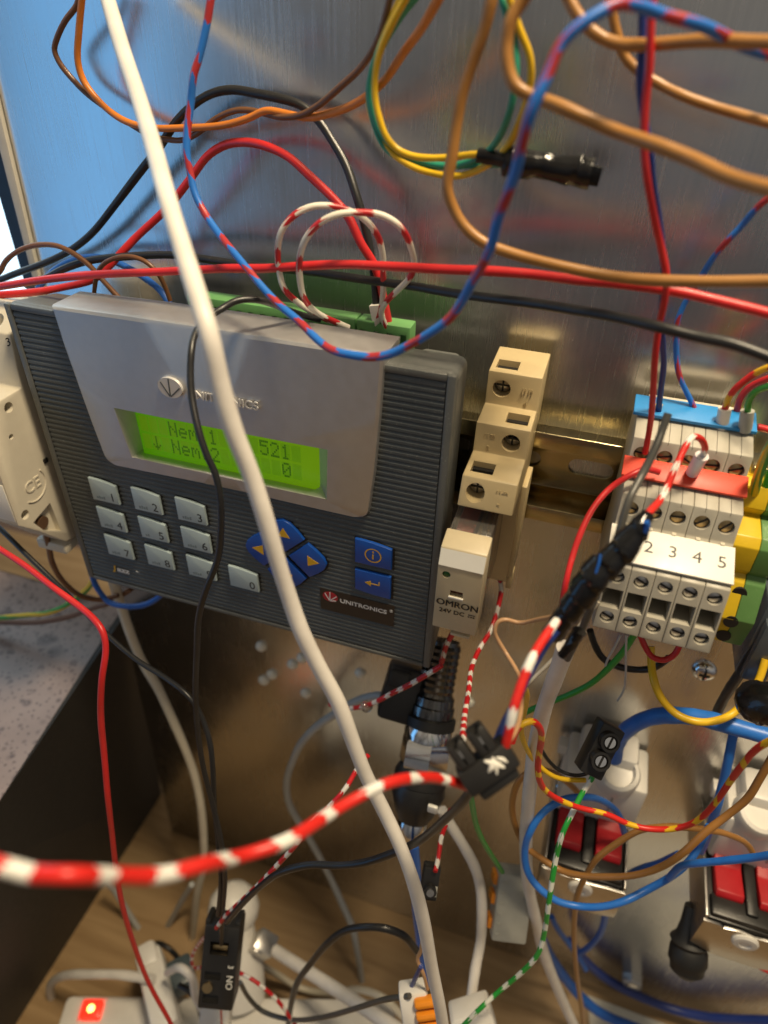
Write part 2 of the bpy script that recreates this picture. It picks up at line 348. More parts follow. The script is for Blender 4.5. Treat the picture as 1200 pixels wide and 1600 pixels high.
M['greyp'] = mat('grey_plastic', (.38, .38, .34), .42)
M['screen'] = mat('screen_lit', (.5, .6, .7), .3, emit=(.62, .85, 1.0), estr=1.6)
M['bezel'] = mat('bezel_ivory', (.55, .52, .45), .4)
M['neon'] = mat('lit_switch', (.5, .01, .01), .25, emit=(1, .035, .012), estr=1.2)
M['neonc'] = mat('lit_bulb', (.9, .4, .1), .25, emit=(1, .55, .12), estr=5)
# wire insulation
def wm(n, c, r=.38): M[n] = mat('wire_' + n, c, r, var=.2, scale=110, bump=.12, bscale=700, dust=.10 if max(c) > .1 else .05)
wm('w_red', (.56, .018, .020)); wm('w_black', (.014, .014, .015)); wm('w_brown', (.36, .165, .038)); wm('w_dkbrown', (.15, .062, .022))
wm('w_orange', (.62, .19, .02)); wm('w_blue', (.012, .11, .46)); wm('w_navy', (.010, .028, .17)); wm('w_ltblue', (.02, .16, .58))
wm('w_green', (.02, .26, .16)); wm('w_lime', (.03, .30, .03)); wm('w_yellow', (.74, .46, .012)); wm('w_white', (.72, .68, .62), .42)
wm('w_grey', (.42, .43, .42), .4); wm('w_dkgrey', (.07, .068, .06)); wm('w_tan', (.42, .24, .12)); wm('w_cream', (.60, .55, .44))
M['s_rw'] = stripe('stripe_red_white', (.74, .72, .66), (.62, .018, .012), .0115, .30)
M['s_rwt'] = stripe('stripe_red_white_thin', (.72, .68, .62), (.52, .012, .016), .0085, .38)
M['s_wr'] = stripe('stripe_white_red', (.50, .015, .02), (.72, .68, .58), .0125, .36, jit=.5)
M['s_br'] = stripe('stripe_blue_red', (.40, .03, .035), (.02, .16, .56), .0125, .36, jit=.5, skew=.3)
M['s_ry'] = stripe('stripe_red_yellow', (.76, .45, .012), (.62, .018, .012), .0125, .28)
M['s_gw'] = stripe('stripe_green_white', (.70, .72, .64), (.02, .30, .04), .0105, .40)
M['s_gy'] = stripe('stripe_green_yellow', (.05, .28, .05), (.70, .46, .012), .05, .5, skew=1.0)

# ================================================================ SETTING
ZT = -382
mb = MB()   # table
mb.b(-700, 700, -260, 900, ZT - 30, ZT)
tag(mb.build('tabletop', M['wood']), None, None, None, 'structure')
mb = MB(); mb.add([(190, -8, ZT + .4), (205, -95, ZT + .8), (420, -110, ZT + .6), (420, -10, ZT + .4)], [(0, 1, 2, 3)]); mb.add([(190, -8, ZT + .1), (205, -95, ZT + .1), (420, -110, ZT + .1), (420, -10, ZT + .1)], [(3, 2, 1, 0)])
tag(mb.build('paper_sheet', mat('paper_white', (.66, .63, .54), .6)), 'pale sheet lying under the blue tubes at the bottom right', 'sheet')
# the sheet-metal backplate
pl = MB(); pl.plate([(-97.5, 185), (330, 185), (330, ZT + .5), (-126, ZT + .5)], -2, 0, 0.4)
pcut = MB()
for i_, v_ in enumerate(pl.v): pl.uv[i_] = (v_.x * MM, v_.z * MM)
plate_o = tag(pl.build('mounting_plate', M['panel']), 'brushed galvanised sheet metal backplate standing upright behind everything', 'metal plate')

# DIN rail
ZR = 8.6
prof = [(0.2, 12.5), (14, 12.5), (14, 17.5), (15, 17.5), (15, 11.5), (1.2, 11.5), (1.2, -11.5), (15, -11.5), (15, -17.5), (14, -17.5), (14, -12.5), (0.2, -12.5)]
rl = MB(); rl.prism([(d, z + ZR) for d, z in prof], -112, 300, 0.45)
rc = MB()
for k in range(-8, 8):
    x = 114 + 25 * k
    o_ = []
    for a in range(0, 181, 20): o_.append((x + 4.6 + 3.1 * math.sin(math.radians(a)), ZR - 1 + 3.1 * math.cos(math.radians(a))))
    for a in range(180, 361, 20): o_.append((x - 4.6 + 3.1 * math.sin(math.radians(a)), ZR - 1 + 3.1 * math.cos(math.radians(a))))
    rc.plate(o_, -1.0, 6)
tag(rl.build('mounting_rail', M['zinc'], cut=rc), 'yellowish zinc slotted rail running behind the relay and terminals', 'rail')

# monitor at the far left
t = thing('monitor', 'ivory framed monitor with a bright screen at the left edge', 'monitor', (-200, 14, -60))
mb = MB(); mb.plate([(-98.1, 185), (-110.4, -60), (-111.8, -60), (-103.5, 185)], -30, 1.5, .3); mb.build('frame', M['bezel'], t)
mb = MB(); mb.b(-124.4, -111.9, -30, -10, -60, 300); mb.build('inner_border', M['blackp'], t)
mb = MB(); mb.b(-420, -124.4, -30, -11.5, -60, 300); mb.build('screen', M['screen'], t)

# black case with a droplet print
t = thing('equipment_case', 'black case with a mauve raindrop patterned top at lower left', 'case', (-180, -90, ZT))
TB = -143
bc, bd = AZ(253, 1240, ZT), AZ(60, 1545, ZT)
be = bc + (bd - bc) * 1.4
bot = [(bc.x, bc.y), (be.x, be.y), (-420, be.y), (-420, bc.y)]; top = [(-114, 8), (-91, -145), (-400, -145), (-400, 8)]
mb = MB(); mb.add([(x, y, ZT + .2) for x, y in bot] + [(x, y, TB) for x, y in top], [(0, 1, 5, 4), (1, 2, 6, 5), (2, 3, 7, 6), (3, 0, 4, 7), (4, 5, 6, 7), (3, 2, 1, 0)])
mb.build('body', M['case_black'], t)
mb = MB(); mb.add([(-117, 7, TB + .5), (-95, -118, TB + .5), (-104, -127, TB + .5), (-399, -144, TB + .5), (-399, 7, TB + .5)], [(0, 1, 2, 3, 4)]); 
mb.build('printed_top', M['drops'], t)

# ================================================================ CONTROLLER
plc = thing('logic_controller', 'grey keypad controller with silver front and lit green display', 'controller', (0, -25, -58.5))
def taper_box(x0, x1, d0, d1, z0, z1, ti, bev):
    bm = bmesh.new(); bmesh.ops.create_cube(bm, size=1)
    for v in bm.verts:
        k = ti if v.co.y > 0 else 0
        v.co = Vector(((x0 + k * .4 if v.co.x < 0 else x1 - k * .4), (-d0 if v.co.y > 0 else -d1), (z0 + k if v.co.z < 0 else z1 - k)))
    bmesh.ops.bevel(bm, geom=list(bm.edges), offset=bev, segments=4, affect='EDGES', profile=.5)
    return bm
mb = MB(); mb.bm(taper_box(-73.7, 73.7, 29, 50, -58.5, 58.5, 3.6, 2.6)); wc = MB(); wc.b(-40, 38, 44.9, 60, 6.0, 31); mb.build('housing', M['plc'], plc, cut=wc)
mb = MB(); mb.b(-70, 69, 15.5, 30, -50, 47, 1.5); mb.b(56, 68, 20, 31, 44, 51.5, 1.5); mb.b(-69, -30, 20, 31, 44, 52, 1.5); mb.build('rear_body', M['plc'], plc)
# ribbed face: sawtooth profile
prof = []; z = 55.6; n = 56; pt = 111.6 / n
for i in range(n):
    prof += [(50.3, z), (50.75, z - pt * .3), (50.75, z - pt * .7)]; z -= pt
prof += [(50.3, z), (49.2, z), (49.2, 55.6)]
mb = MB(); mb.prism(prof, -70.6, 70.6); mb.build('ribbed_faceplate', M['rib'], plc, cut=wc, ang=20)
mb = MB()
for x0, x1, z0, z1 in ((-73.4, -70.9, -58, 58), (70.9, 73.4, -58, 58), (-70.9, 70.9, 56, 58.2), (-70.9, 70.9, -58.2, -56.3)): mb.b(x0, x1, 49, 51, z0, z1, .5)
mb.build('rim', M['plc'], plc)

# silver display housing: rays from the window centre to the outer outline and the window
def ray_poly(c, a, poly):
    best = None; dx, dz = math.cos(a), math.sin(a)
    for i in range(len(poly)):
        (x1, z1), (x2, z2) = poly[i], poly[(i + 1) % len(poly)]
        den = dx * (z2 - z1) - dz * (x2 - x1)
        if abs(den) < 1e-9: continue
        tt = ((x1 - c[0]) * (z2 - z1) - (z1 - c[1]) * (x2 - x1)) / den; uu = ((x1 - c[0]) * dz - (z1 - c[1]) * dx) / den
        if tt > 0 and -1e-6 <= uu <= 1 + 1e-6 and (best is None or tt > best): best = tt
    return (c[0] + dx * best, c[1] + dz * best)
def arc(cx, cz, r, a0, a1, n=6): return [(cx + r * math.cos(math.radians(a0 + (a1 - a0) * i / n)), cz + r * math.sin(math.radians(a0 + (a1 - a0) * i / n))) for i in range(n + 1)]
outer = [(-53.9, 60.2), (-53.2, 49), (-51.9, 37), (-50.2, 20)] + arc(-44.6, 8.4, 4.2, 185, 265) + arc(45.6, 8.8, 4.2, 275, 355) + [(51.6, 24), (52.8, 42), (53.7, 61.2)] + [(25, 61.4), (0, 61.4), (-28, 61.0)]
win = [(-38.6, 28.5), (-36.2, 9.8), (35.7, 9.8), (36.6, 28.6)]
lcdw = [(-35.9, 28.4), (-35.6, 8.1), (31.0, 8.1), (31.2, 28.4)]
cw = (-1.8, 18.4)
angs = sorted(set([round(math.atan2(z - cw[1], x - cw[0]), 5) for x, z in outer + win + lcdw] + [round(math.radians(a), 5) for a in range(-180, 180, 4)]))
N = len(angs)
def ring(poly, d, off=0.0):
    out = []
    for a in angs:
        x, z = ray_poly(cw, a, poly); v = Vector((x - cw[0], z - cw[1])); v = v * (1 - off / v.length)
        out.append(Vector((cw[0] + v.x, 0, cw[1] + v.y)))
    return [Vector((p.x, -(d(p) if callable(d) else d), p.z)) for p in out]
def crown(p): return 52.1 + 0.8 * max(0, 1 - ((p.z - 34) / 32) ** 2) * max(0, 1 - (p.x / 70) ** 2)
backd = lambda p: 38 if p.z > 57 else 49.5
rings = [ring(outer, backd), ring(outer, lambda p: crown(p) - 1.6), ring(outer, lambda p: crown(p) - .6, .45), ring(outer, crown, 1.5), ring(win, crown), ring(win, lambda p: crown(p) - .5, .35), ring(lcdw, 46.4)]
mb = MB(); vs_ = []; fs = []
for r in rings: vs_ += r
for i in range(len(rings) - 1):
    for k in range(N):
        j = (k + 1) % N; fs.append((i * N + k, i * N + j, (i + 1) * N + j, (i + 1) * N + k))
mb.add(vs_, fs); shell = mb.build('silver_surround', M['silver'], plc, ang=32)
bm = bmesh.new(); bm.from_mesh(shell.data); bmesh.ops.recalc_face_normals(bm, faces=list(bm.faces)); bm.to_mesh(shell.data); bm.free()
mb = MB(); mb.b(-39.8, 37.8, 45, 46.2, 6.2, 30.8); scr = mb.build('display', M['lcd'], plc)
GL = {'N': '10001 10001 11001 10101 10011 10001 10001', 'e': '00000 00000 01110 10001 11111 10000 01110', 'm': '00000 00000 11010 10101 10101 10001 10001',
      '.': '00000 00000 00000 00000 00000 01100 01100', '1': '00100 01100 00100 00100 00100 00100 01110', '2': '01110 10001 00001 00010 00100 01000 11111',
      '5': '11111 10000 11110 00001 00001 10001 01110', '0': '01110 10001 10011 10101 11001 10001 01110', 'v': '00100 00100 00100 00100 10101 01110 00100'}
mb = MB()
for row in (0, 1):
    for c_ in range(16):
        x = -29.55 + 3.75 * (c_ - 1); zz = 20.3 if row == 0 else 13.4
        if x + 1.6 < 30.5 and x - 1.6 > -35: mb.add([(x - 1.6, -46.225, zz - 2.95), (x + 1.6, -46.225, zz - 2.95), (x + 1.6, -46.225, zz + 2.95), (x - 1.6, -46.225, zz + 2.95)], [(0, 1, 2, 3)])
o = mb.build('character_cells', M['lcd_cell'], scr); tag(o, None, kind='stuff')
mb = MB()
for row, s_ in ((0, '  Nem.1    521'), (1, 'v Nem.2      0')):
    for c_, ch in enumerate(s_):
        if ch == ' ': continue
        for ry, line in enumerate(GL[ch].split()):
            for rx, bit in enumerate(line):
                if bit == '1':
                    x = -29.55 + 3.75 * c_ + (rx - 2) * .62; zz = (20.3 if row == 0 else 13.4) + (3 - ry) * .80
                    mb.add([(x - .27, -46.25, zz - .36), (x + .27, -46.25, zz - .36), (x + .27, -46.25, zz + .36), (x - .27, -46.25, zz + .36)], [(0, 1, 2, 3)])
o = mb.build('display_text', M['lcd_ink'], scr); tag(o, 'dark dot letters on the green display')
# keys
def keyshape(x0, x1, z0, z1, mode):
    if mode == 'top': return [(x0, z1 + .9)] + [(x0 + (x1 - x0) * i / 6, z1 + .9 - 1.4 * (i / 6) ** 2) for i in range(1, 7)] + [(x1, z0), (x0, z0)]
    return [(x0, z1), (x1, z1), (x1, z0 - .5)] + [(x1 - (x1 - x0) * i / 6, z0 - .5 + 1.0 * (i / 6) ** 2) for i in range(1, 7)]
cols = [(-58.3, -47.0), (-40.3, -29.0), (-22.4, -10.9)]; rows = [(-13.6, -4.9), (-26.6, -17.9), (-40.2, -31.3)]
cells = [(str(r * 3 + c + 1), *cols[c], *rows[r]) for r in range(3) for c in range(3)] + [('0', -4.8, 6.9, -40.3, -31.4)]
for ch, x0, x1, z0, z1 in cells:
    mb = MB(); mb.plate(keyshape(x0, x1, z0, z1, 'top'), 50.4, 52.0, .25); k = mb.build('number_key', M['key'], plc)
    mb = MB(); mb.plate(keyshape(x0 - .35, x1 + .55, z0 - .5, z1 + .2, 'top'), 49.6, 50.95); mb.build('key_gap', M['hole'], k)
    text('key_digit', ch, 5.0, onface(x1 - 2.4, 52.0, z0 + 2.6), M['ink'], k, .05)
    if ch != '0':
        mb = MB()
        for i in range(4 if ch != '5' else 2): mb.b(x0 + 2.0 + i * .95, x0 + 2.75 + i * .95, 51.9, 52.04, z0 + 1.0, z0 + 2.1 + .3 * (i % 2))
        mb.build('key_legend', M['keyink'], k)
# four arrow keys in a diamond
ac = Vector((19.1, -18.6))
for name, ang in (('up', 90), ('right', 0), ('down', -90), ('left', 180)):
    a = math.radians(ang); q = []
    pts = [(0.9, 0), (8.6, -7.7)] + [(8.6 + 6.9 * math.sin(math.pi * i / 6), -7.7 + 15.4 * i / 6) for i in range(1, 6)] + [(8.6, 7.7)]
    pts = [(p * .96 + .55, w * .98) for p, w in pts]
    out = [(ac.x + p * math.cos(a) - w * math.sin(a), ac.y + p * math.sin(a) + w * math.cos(a)) for p, w in pts]
    mb = MB(); mb.plate(out, 50.4, 52.0, .25); k = mb.build('arrow_key', M['bluekey'], plc)
    cx_ = sum(p for p, w in out) / len(out); cz_ = sum(w for p, w in out) / len(out)
    mb = MB(); mb.plate([(cx_ + (p - cx_) * 1.07 + .25, cz_ + (w - cz_) * 1.07 - .3) for p, w in out], 49.6, 50.9); mb.build('key_gap', M['hole'], k)
    tx, tz = ac.x + 10.3 * math.cos(a), ac.y + 10.3 * math.sin(a) - (0.3 if ang == 90 else 0)
    tr = {90: [(-2.3, -1.8), (2.3, -1.8), (0, 2.2)], 0: [(-1.8, -2.3), (2.4, 0), (-1.8, 2.3)], -90: [(-2.3, 1.8), (0, -2.2), (2.3, 1.8)], 180: [(1.8, -2.3), (1.8, 2.3), (-2.4, 0)]}[ang]
    if ang in (180,): tr = [(1.9, -2.2), (1.9, 2.2), (-2.4, 0)]
    mb = MB(); mb.plate([(tx + p, tz + w) for p, w in tr], 51.9, 52.08); mb.build('arrow_mark', M['yellowprint'], k)
for z0, z1, md in ((-14.0, -4.9, 'top'), (-26.8, -17.3, 'bot')):
    sh = keyshape(45.0, 57.7, z0, z1, md)
    mb = MB(); mb.plate(sh, 50.4, 52.0, .25); k = mb.build('function_key', M['bluekey'], plc)
    mb = MB(); mb.plate(keyshape(44.6, 58.5, z0 - .6, z1 + .2, md), 49.6, 50.9); mb.build('key_gap', M['hole'], k)
    mb = MB()
    if md == 'top':
        n = 28; c0 = (51.4, -9.4); ro, ri = 2.95, 2.5
        vs_ = [(c0[0] + r * math.cos(2 * math.pi * i / n), -52.06, c0[1] + r * math.sin(2 * math.pi * i / n)) for r in (ro, ri) for i in range(n)]
        mb.add(vs_, [(i, (i + 1) % n, n + (i + 1) % n, n + i) for i in range(n)])
        mb.b(51.1, 51.6, 51.95, 52.07, -11, -8.9); mb.b(51.1, 51.7, 51.95, 52.07, -8.3, -7.7)
        mb.build('information_mark', M['yellowprint'], k)
    else:
        mb.plate([(48.6, -22), (50.8, -20.8), (50.8, -23.2)], 51.9, 52.08); mb.b(50.8, 53.9, 51.95, 52.07, -22.2, -21.8); mb.b(53.5, 53.9, 51.95, 52.07, -21.8, -20.6)
        mb.build('return_mark', M['yellowprint'], k)
# sticker and lettering
mb = MB(); mb.b(31.3, 59.2, 50.5, 50.95, -41.2, -31.0); st = mb.build('brand_sticker', M['sticker'], plc)
def oval(cx, cz, rx, rz, tilt=0, n=24): return [(cx + rx * math.cos(a) * math.cos(tilt) - rz * math.sin(a) * math.sin(tilt), cz + rx * math.cos(a) * math.sin(tilt) + rz * math.sin(a) * math.cos(tilt)) for a in [2 * math.pi * i / n for i in range(n)]]
mb = MB(); mb.plate(oval(35.2, -34.2, 2.9, 2.35), 50.9, 51.02); mb.build('logo_oval', M['redlogo'], st)
def bar(mb, x0, z0, x1, z1, w, d0, d1):
    v = Vector((x1 - x0, z1 - z0)).normalized() * w / 2
    mb.plate([(x0 - v.y, z0 + v.x), (x1 - v.y, z1 + v.x), (x1 + v.y, z1 - v.x), (x0 + v.y, z0 - v.x)], d0, d1)
mb = MB(); bar(mb, 34.9, -36.0, 33.2, -33.0, .35, 50.95, 51.08); bar(mb, 35.0, -36.0, 35.2, -31.9, .35, 50.95, 51.08); bar(mb, 35.1, -36.0, 37.6, -33.4, .35, 50.95, 51.08); bar(mb, 35.1, -36.1, 37.4, -35.6, .35, 50.95, 51.08)
mb.build('logo_rays', M['silverink'], st)
text('brand_name', 'UNITRONICS', 2.55, onface(47.7, 51.0, -34.9), M['silverink'], st, .04, sx=1.16, bold=.05)
text('registered_mark', '\u00ae', 1.7, onface(58.1, 51.0, -33.8), M['silverink'], st, .04)
text('model_initial', 'J', 3.8, onface(-58.6, 51.05, -48.6), M['yellowprint'], plc, .06, shear=.2, bold=.12)
text('model_name', 'azz', 3.6, onface(-57.4, 51.05, -48.6), M['silverink'], plc, .06, sx=1.25, align='LEFT', shear=.1, bold=.08)
text('trademark', '\u2122', 1.6, onface(-47.6, 51.05, -47.6), M['silverink'], plc, .04)
# raised chrome emblem and lettering on the silver front
DS = 52.75
mb = MB(); lo = oval(-14.8, 40.3, 4.2, 3.4)
mb.plate(lo, 51.5, DS + .9, 1.1); em = mb.build('chrome_emblem', M['brightsilver'], plc)
mb = MB()
bar(mb, -15.2, 37.4, -17.8, 41.9, .45, DS, DS + 1.0); bar(mb, -15.0, 37.4, -14.8, 43.4, .45, DS, DS + 1.0); bar(mb, -14.8, 37.4, -11.2, 40.9, .45, DS, DS + 1.0)
mb.build('emblem_rays', M['plc'], em)
text('raised_brand_name', 'UNITRONICS', 3.9, onface(2.9, DS + .42, 39.2), M['brightsilver'], plc, .32, sx=1.04, bold=.02)

# green plug-in connectors on top of the controller
for (x0, x1, nm, lb) in ((-22, 36, 14, 'long green plug connector on top of the controller'), (36.4, 53.5, 4, 'short green plug connector under the red and white loops')):
    cn = thing('plug_connector', lb, 'connector', ((x0 + x1) / 2, -22, 47.5))
    mb = MB(); mb.b(x0, x1, 20.5, 27.0, 47.6, 59.6, .5)
    ct = MB(); n = int((x1 - x0) / 4.1)
    for i in range(n):
        cx_ = x0 + (i + .5) * (x1 - x0) / n; ct.b(cx_ - .9, cx_ + .9, 25.4, 28.5, 54.0, 57.0)
    mb.build('body', M['green'], cn, cut=ct)
    for i in range(0, n, 5):
        cx_ = x0 + (i + .5) * (x1 - x0) / n
        mb = MB(); mb.lathe((cx_, -23.4, 58.9), (cx_, -23.4, 62), [(0, 1.3), (.3, 1.3), (.3, 1.25)], 12); mb.build('screw', M['steel'], cn)

# ================================================================ RELAY ON ITS SOCKET
sk = thing('relay_socket', 'beige stepped relay socket with three screw terminals', 'relay socket', (86, -30, -20))
SP = [(15.3, -9.5), (15.3, 27), (8, 28), (8, 50), (9, 50.6), (26, 49.8), (26.3, 39.2), (37.6, 38.4), (38.6, 29.2), (52, 28.8), (55.5, 20.4), (52, 18.5), (34, 17.5), (33, -24), (30, -27), (15.3, -27)]
mb = MB(); mb.prism(SP, 78, 94, .35)
ct = MB(); spots = []
for (dt, zt_, df, zc, side) in ((26, 49.8, 26.3, 44.6, 0), (37.6, 38.4, 38, 33.6, 1), (52, 28.8, 53.2, 24.6, 0)):
    xa = 79.6 if side == 0 else 86.0; xb = xa + 6.6
    ct.b(xa, xb, dt - 8.2, dt - 2.6, zt_ - 5, zt_ + 3)
    cx_ = xa + 2.9
    ct.lathe((cx_, -(df + 3), zc), (cx_, -(df - 6), zc), [(0, 2.75), (9, 2.75)], 24)
    spots.append((xa, xb, dt, zt_, cx_, df, zc, side))
mb.build('body', M['beige'], sk, cut=ct)
for xa, xb, dt, zt_, cx_, df, zc, side in spots:
    mb = MB(); mb.lathe((cx_, -(df - 3.0), zc), (cx_, -(df - 5), zc), [(0, 1.6), (.35, 2.35), (2, 2.4)], 20); s_ = mb.build('screw', M['steel'], sk)
    mb = MB(); mb.b(cx_ - 2, cx_ + 2, df - 3.1, df - 2.75, zc - .28, zc + .28); mb.b(cx_ - .28, cx_ + .28, df - 3.1, df - 2.74, zc - 2, zc + 2); mb.build('cross_slot', M['hole'], s_)
    mb = MB(); mb.b(xa + .3, xb - .3, dt - 8, dt - 2.8, zt_ - 4.8, zt_ - 3.6, .3); 
    for q_ in range(4): mb.b(xa + .9 + q_ * 1.3, xa + 1.7 + q_ * 1.3, dt - 7.6, dt - 3.2, zt_ - 3.7, zt_ - 2.6 - .5 * (q_ % 2), .2)
    mb.build('clamp', M['steel'], sk)
    mb = MB(); mb.b(xa + .05, xb - .05, dt - 8.15, dt - 6.6, zt_ - 4.9, zt_ - 1.6); mb.build('clamp_shade', M['hole'], sk)  # solid near-black block; shade inside the opening put in as colour
for tx_, x, d, z, sz in (('(11)', 90.2, 26.3, 45.2, 2.2), ('4', 90.2, 26.35, 41.0, 2.2), ('(12)', 82.4, 38.0, 34.6, 2.2), ('2', 82.4, 38.4, 30.8, 2.2), ('(14)', 90.0, 53.3, 26.0, 2.2), ('3', 89.6, 54.7, 22.2, 2.2)):
    text('moulded_number', tx_, sz, onface(x, d + .05, z), M['beige'], sk, .12)
mb = MB(); mb.b(93.9, 95.6, 20, 33, -22, 16, .4); mb.b(93.9, 95.9, 26, 30, -30, -22, .4); mb.build('side_arm', M['beige'], sk)

ry = thing('relay', 'slim plug-in relay with cream cap and smoky clear body', 'relay', (83.6, -52, -16))
mb = MB(); mb.prism([(68.3, 14.7), (61.5, 16.3), (61.2, -14), (66, -15.2), (70.6, -15.0), (70.2, 10)], 76.9, 90.2, .35)
ct = MB(); ct.b(81.2, 85.0, 68.4, 73, -1.2, .9); ct.lathe((79.6, -73, 6.3), (79.6, -69, 6.3), [(0, 1.25), (4, 1.25)], 20)
mb.build('cap', M['relaybeige'], ry, cut=ct)
mb = MB(); mb.add([(77.1, -68.6, 14.5), (90.0, -68.6, 14.5), (90.0, -70.3, 9.6), (77.1, -70.3, 9.6)], [(0, 1, 2, 3)]); 
for i, v in enumerate(mb.v): mb.v[i] = v + Vector((0, -.12, 0))
mb.build('write_on_strip', M['paper'], ry)
mb = MB(); mb.lathe((79.6, -69.2, 6.3), (79.6, -70.5, 6.3), [(0, 1.2), (.5, 1.2), (.9, .6)], 16); mb.build('indicator_lamp', mat('green_lens', (.01, .09, .02), .15), ry)
mb = MB(); mb.b(81.3, 84.9, 68.3, 69.0, -1.1, .8); mb.build('window_slot', mat('slot_brown', (.12, .035, .015), .5), ry)
mb = MB(); mb.b(80.9, 85.3, 70.3, 70.75, -2.0, -1.3, .1); mb.build('slot_lip', M['paper'], ry)
for dx_ in (-.07, .07): text('maker_name', 'OMRON', 3.3, onface(83.8 + dx_, 70.62 + dx_ * .1, -4.3), M['ink'], ry, .03, sx=1.02)
text('rating', '24V DC', 2.2, onface(82.4, 70.66, -7.4), M['ink'], ry, .03, sx=1.05, bold=.03)
mb = MB(); 
for i in range(3): mb.b(87.3 + i * .75, 87.8 + i * .75, 70.6, 70.69, -7.9, -7.5)
mb.b(87.3, 89.4, 70.6, 70.69, -7.0, -6.75)
mb.build('direct_current_mark', M['ink'], ry)
mb = MB(); mb.b(77.4, 89.7, 34.5, 61.6, -13.5, 15.6, .5); mb.build('clear_case', M['clear'], ry)
mb = MB(); mb.b(79, 84, 40, 58, -6, 11, .8); mb.build('coil', mat('coil_red', (.28, .045, .02), .5), ry)
mb = MB(); mb.b(85.2, 86.2, 38, 60, -9, 13); mb.b(79, 86, 37, 39, -10, 13.6); mb.b(87.4, 88.2, 42, 56, 1, 13); mb.build('contact_springs', M['brass'], ry)
mb = MB(); mb.b(82.5, 88.5, 62, 68, -18, -15.3, .4); mb.b(82.5, 88.5, 66.5, 69.5, -18.3, -17.2, .3); mb.build('release_tab', M['relaybeige'], ry)

# ================================================================ CIRCUIT BREAKER (left edge)
cbk = thing('circuit_breaker', 'ivory circuit breaker at the left edge beside the controller', 'circuit breaker', (-87, -40, -42))
BP = [(15.3, -40), (15.3, 46), (36, 52), (47.5, 45.5), (49.6, 27.2), (66, 27.2), (69.6, 23), (69.8, -18.5), (62, -27), (52, -39.5), (46, -41)]
mb = MB(); mb.prism(BP, -96, -78.2, .5)
ct = MB()
def hx(d, z, r, dep=4): ct.lathe((-76, -d, z), (-78.2 - dep, -d, z), [(0, r), (2.2 + dep, r)], 20)
hx(57.3, 23.4, 1.9); hx(65.6, -16.4, 1.9); hx(60.2, 13.5, 1.0); hx(51.6, 42.5, 0.1, .1)
ct.prism([(63.5, -21.5), (53.5, -19.2), (52.6, -33.5), (60, -28)], -80.6, -76)
ct.lathe((-87, -44, 55), (-87, -44, 38), [(0, 3.2), (17, 3.2)], 20)
mb.build('body', M['ivory'], cbk, cut=ct)
mb = MB(); mb.lathe((-79, -58.5, -25.5), (-83, -58.5, -25.5), [(0, 2.6), (4, 2.6)], 20); mb.build('terminal_opening', mat('copper_dark', (.10, .055, .03), .45), cbk)
side = Matrix(((0, 0, 1, -78.1), (-1 * -1 * -1, 0, 0, -58.4), (0, 1, 0, -8.0), (0, 0, 0, 1)))
side = Matrix(((0, 0, 1, -78.15), (1, 0, 0, -58.4), (0, 1, 0, -8.0), (0, 0, 0, 1)))
text('moulded_conformity_mark', 'CE', 6.4, side, M['ivory'], cbk, .28)
mb = MB(); n = 30
pts = [(-78.0, -58.4 + 6.3 * math.cos(2 * math.pi * i / n), -8 + 6.3 * math.sin(2 * math.pi * i / n)) for i in range(19, 34)]
mb.tube(pts, .28, 6, 3); mb.build('moulded_ring', M['ivory'], cbk)
s2 = side.copy(); s2.translation = Vector((-78.1, -49.2, 43.6)); text('terminal_number', '3', 4.0, s2, M['ink'], cbk, .05)
mb = MB(); mb.b(-95.6, -78.8, 69.5, 69.95, -17, -1, .1); mb.build('rating_label', M['paper'], cbk)
mb = MB(); mb.b(-91, -84, 69.5, 80, 2, 9, 1); mb.build('toggle', M['blackp'], cbk)
mb = MB(); mb.b(-79, -77.6, 48.6, 50.6, -3.4, -1.6, .2); mb.build('side_peg', M['hole'], cbk)
mb = MB(); mb.b(-94, -80, 40, 52, -47, -42.5, .6); mb.build('rail_latch', M['ivory'], cbk)

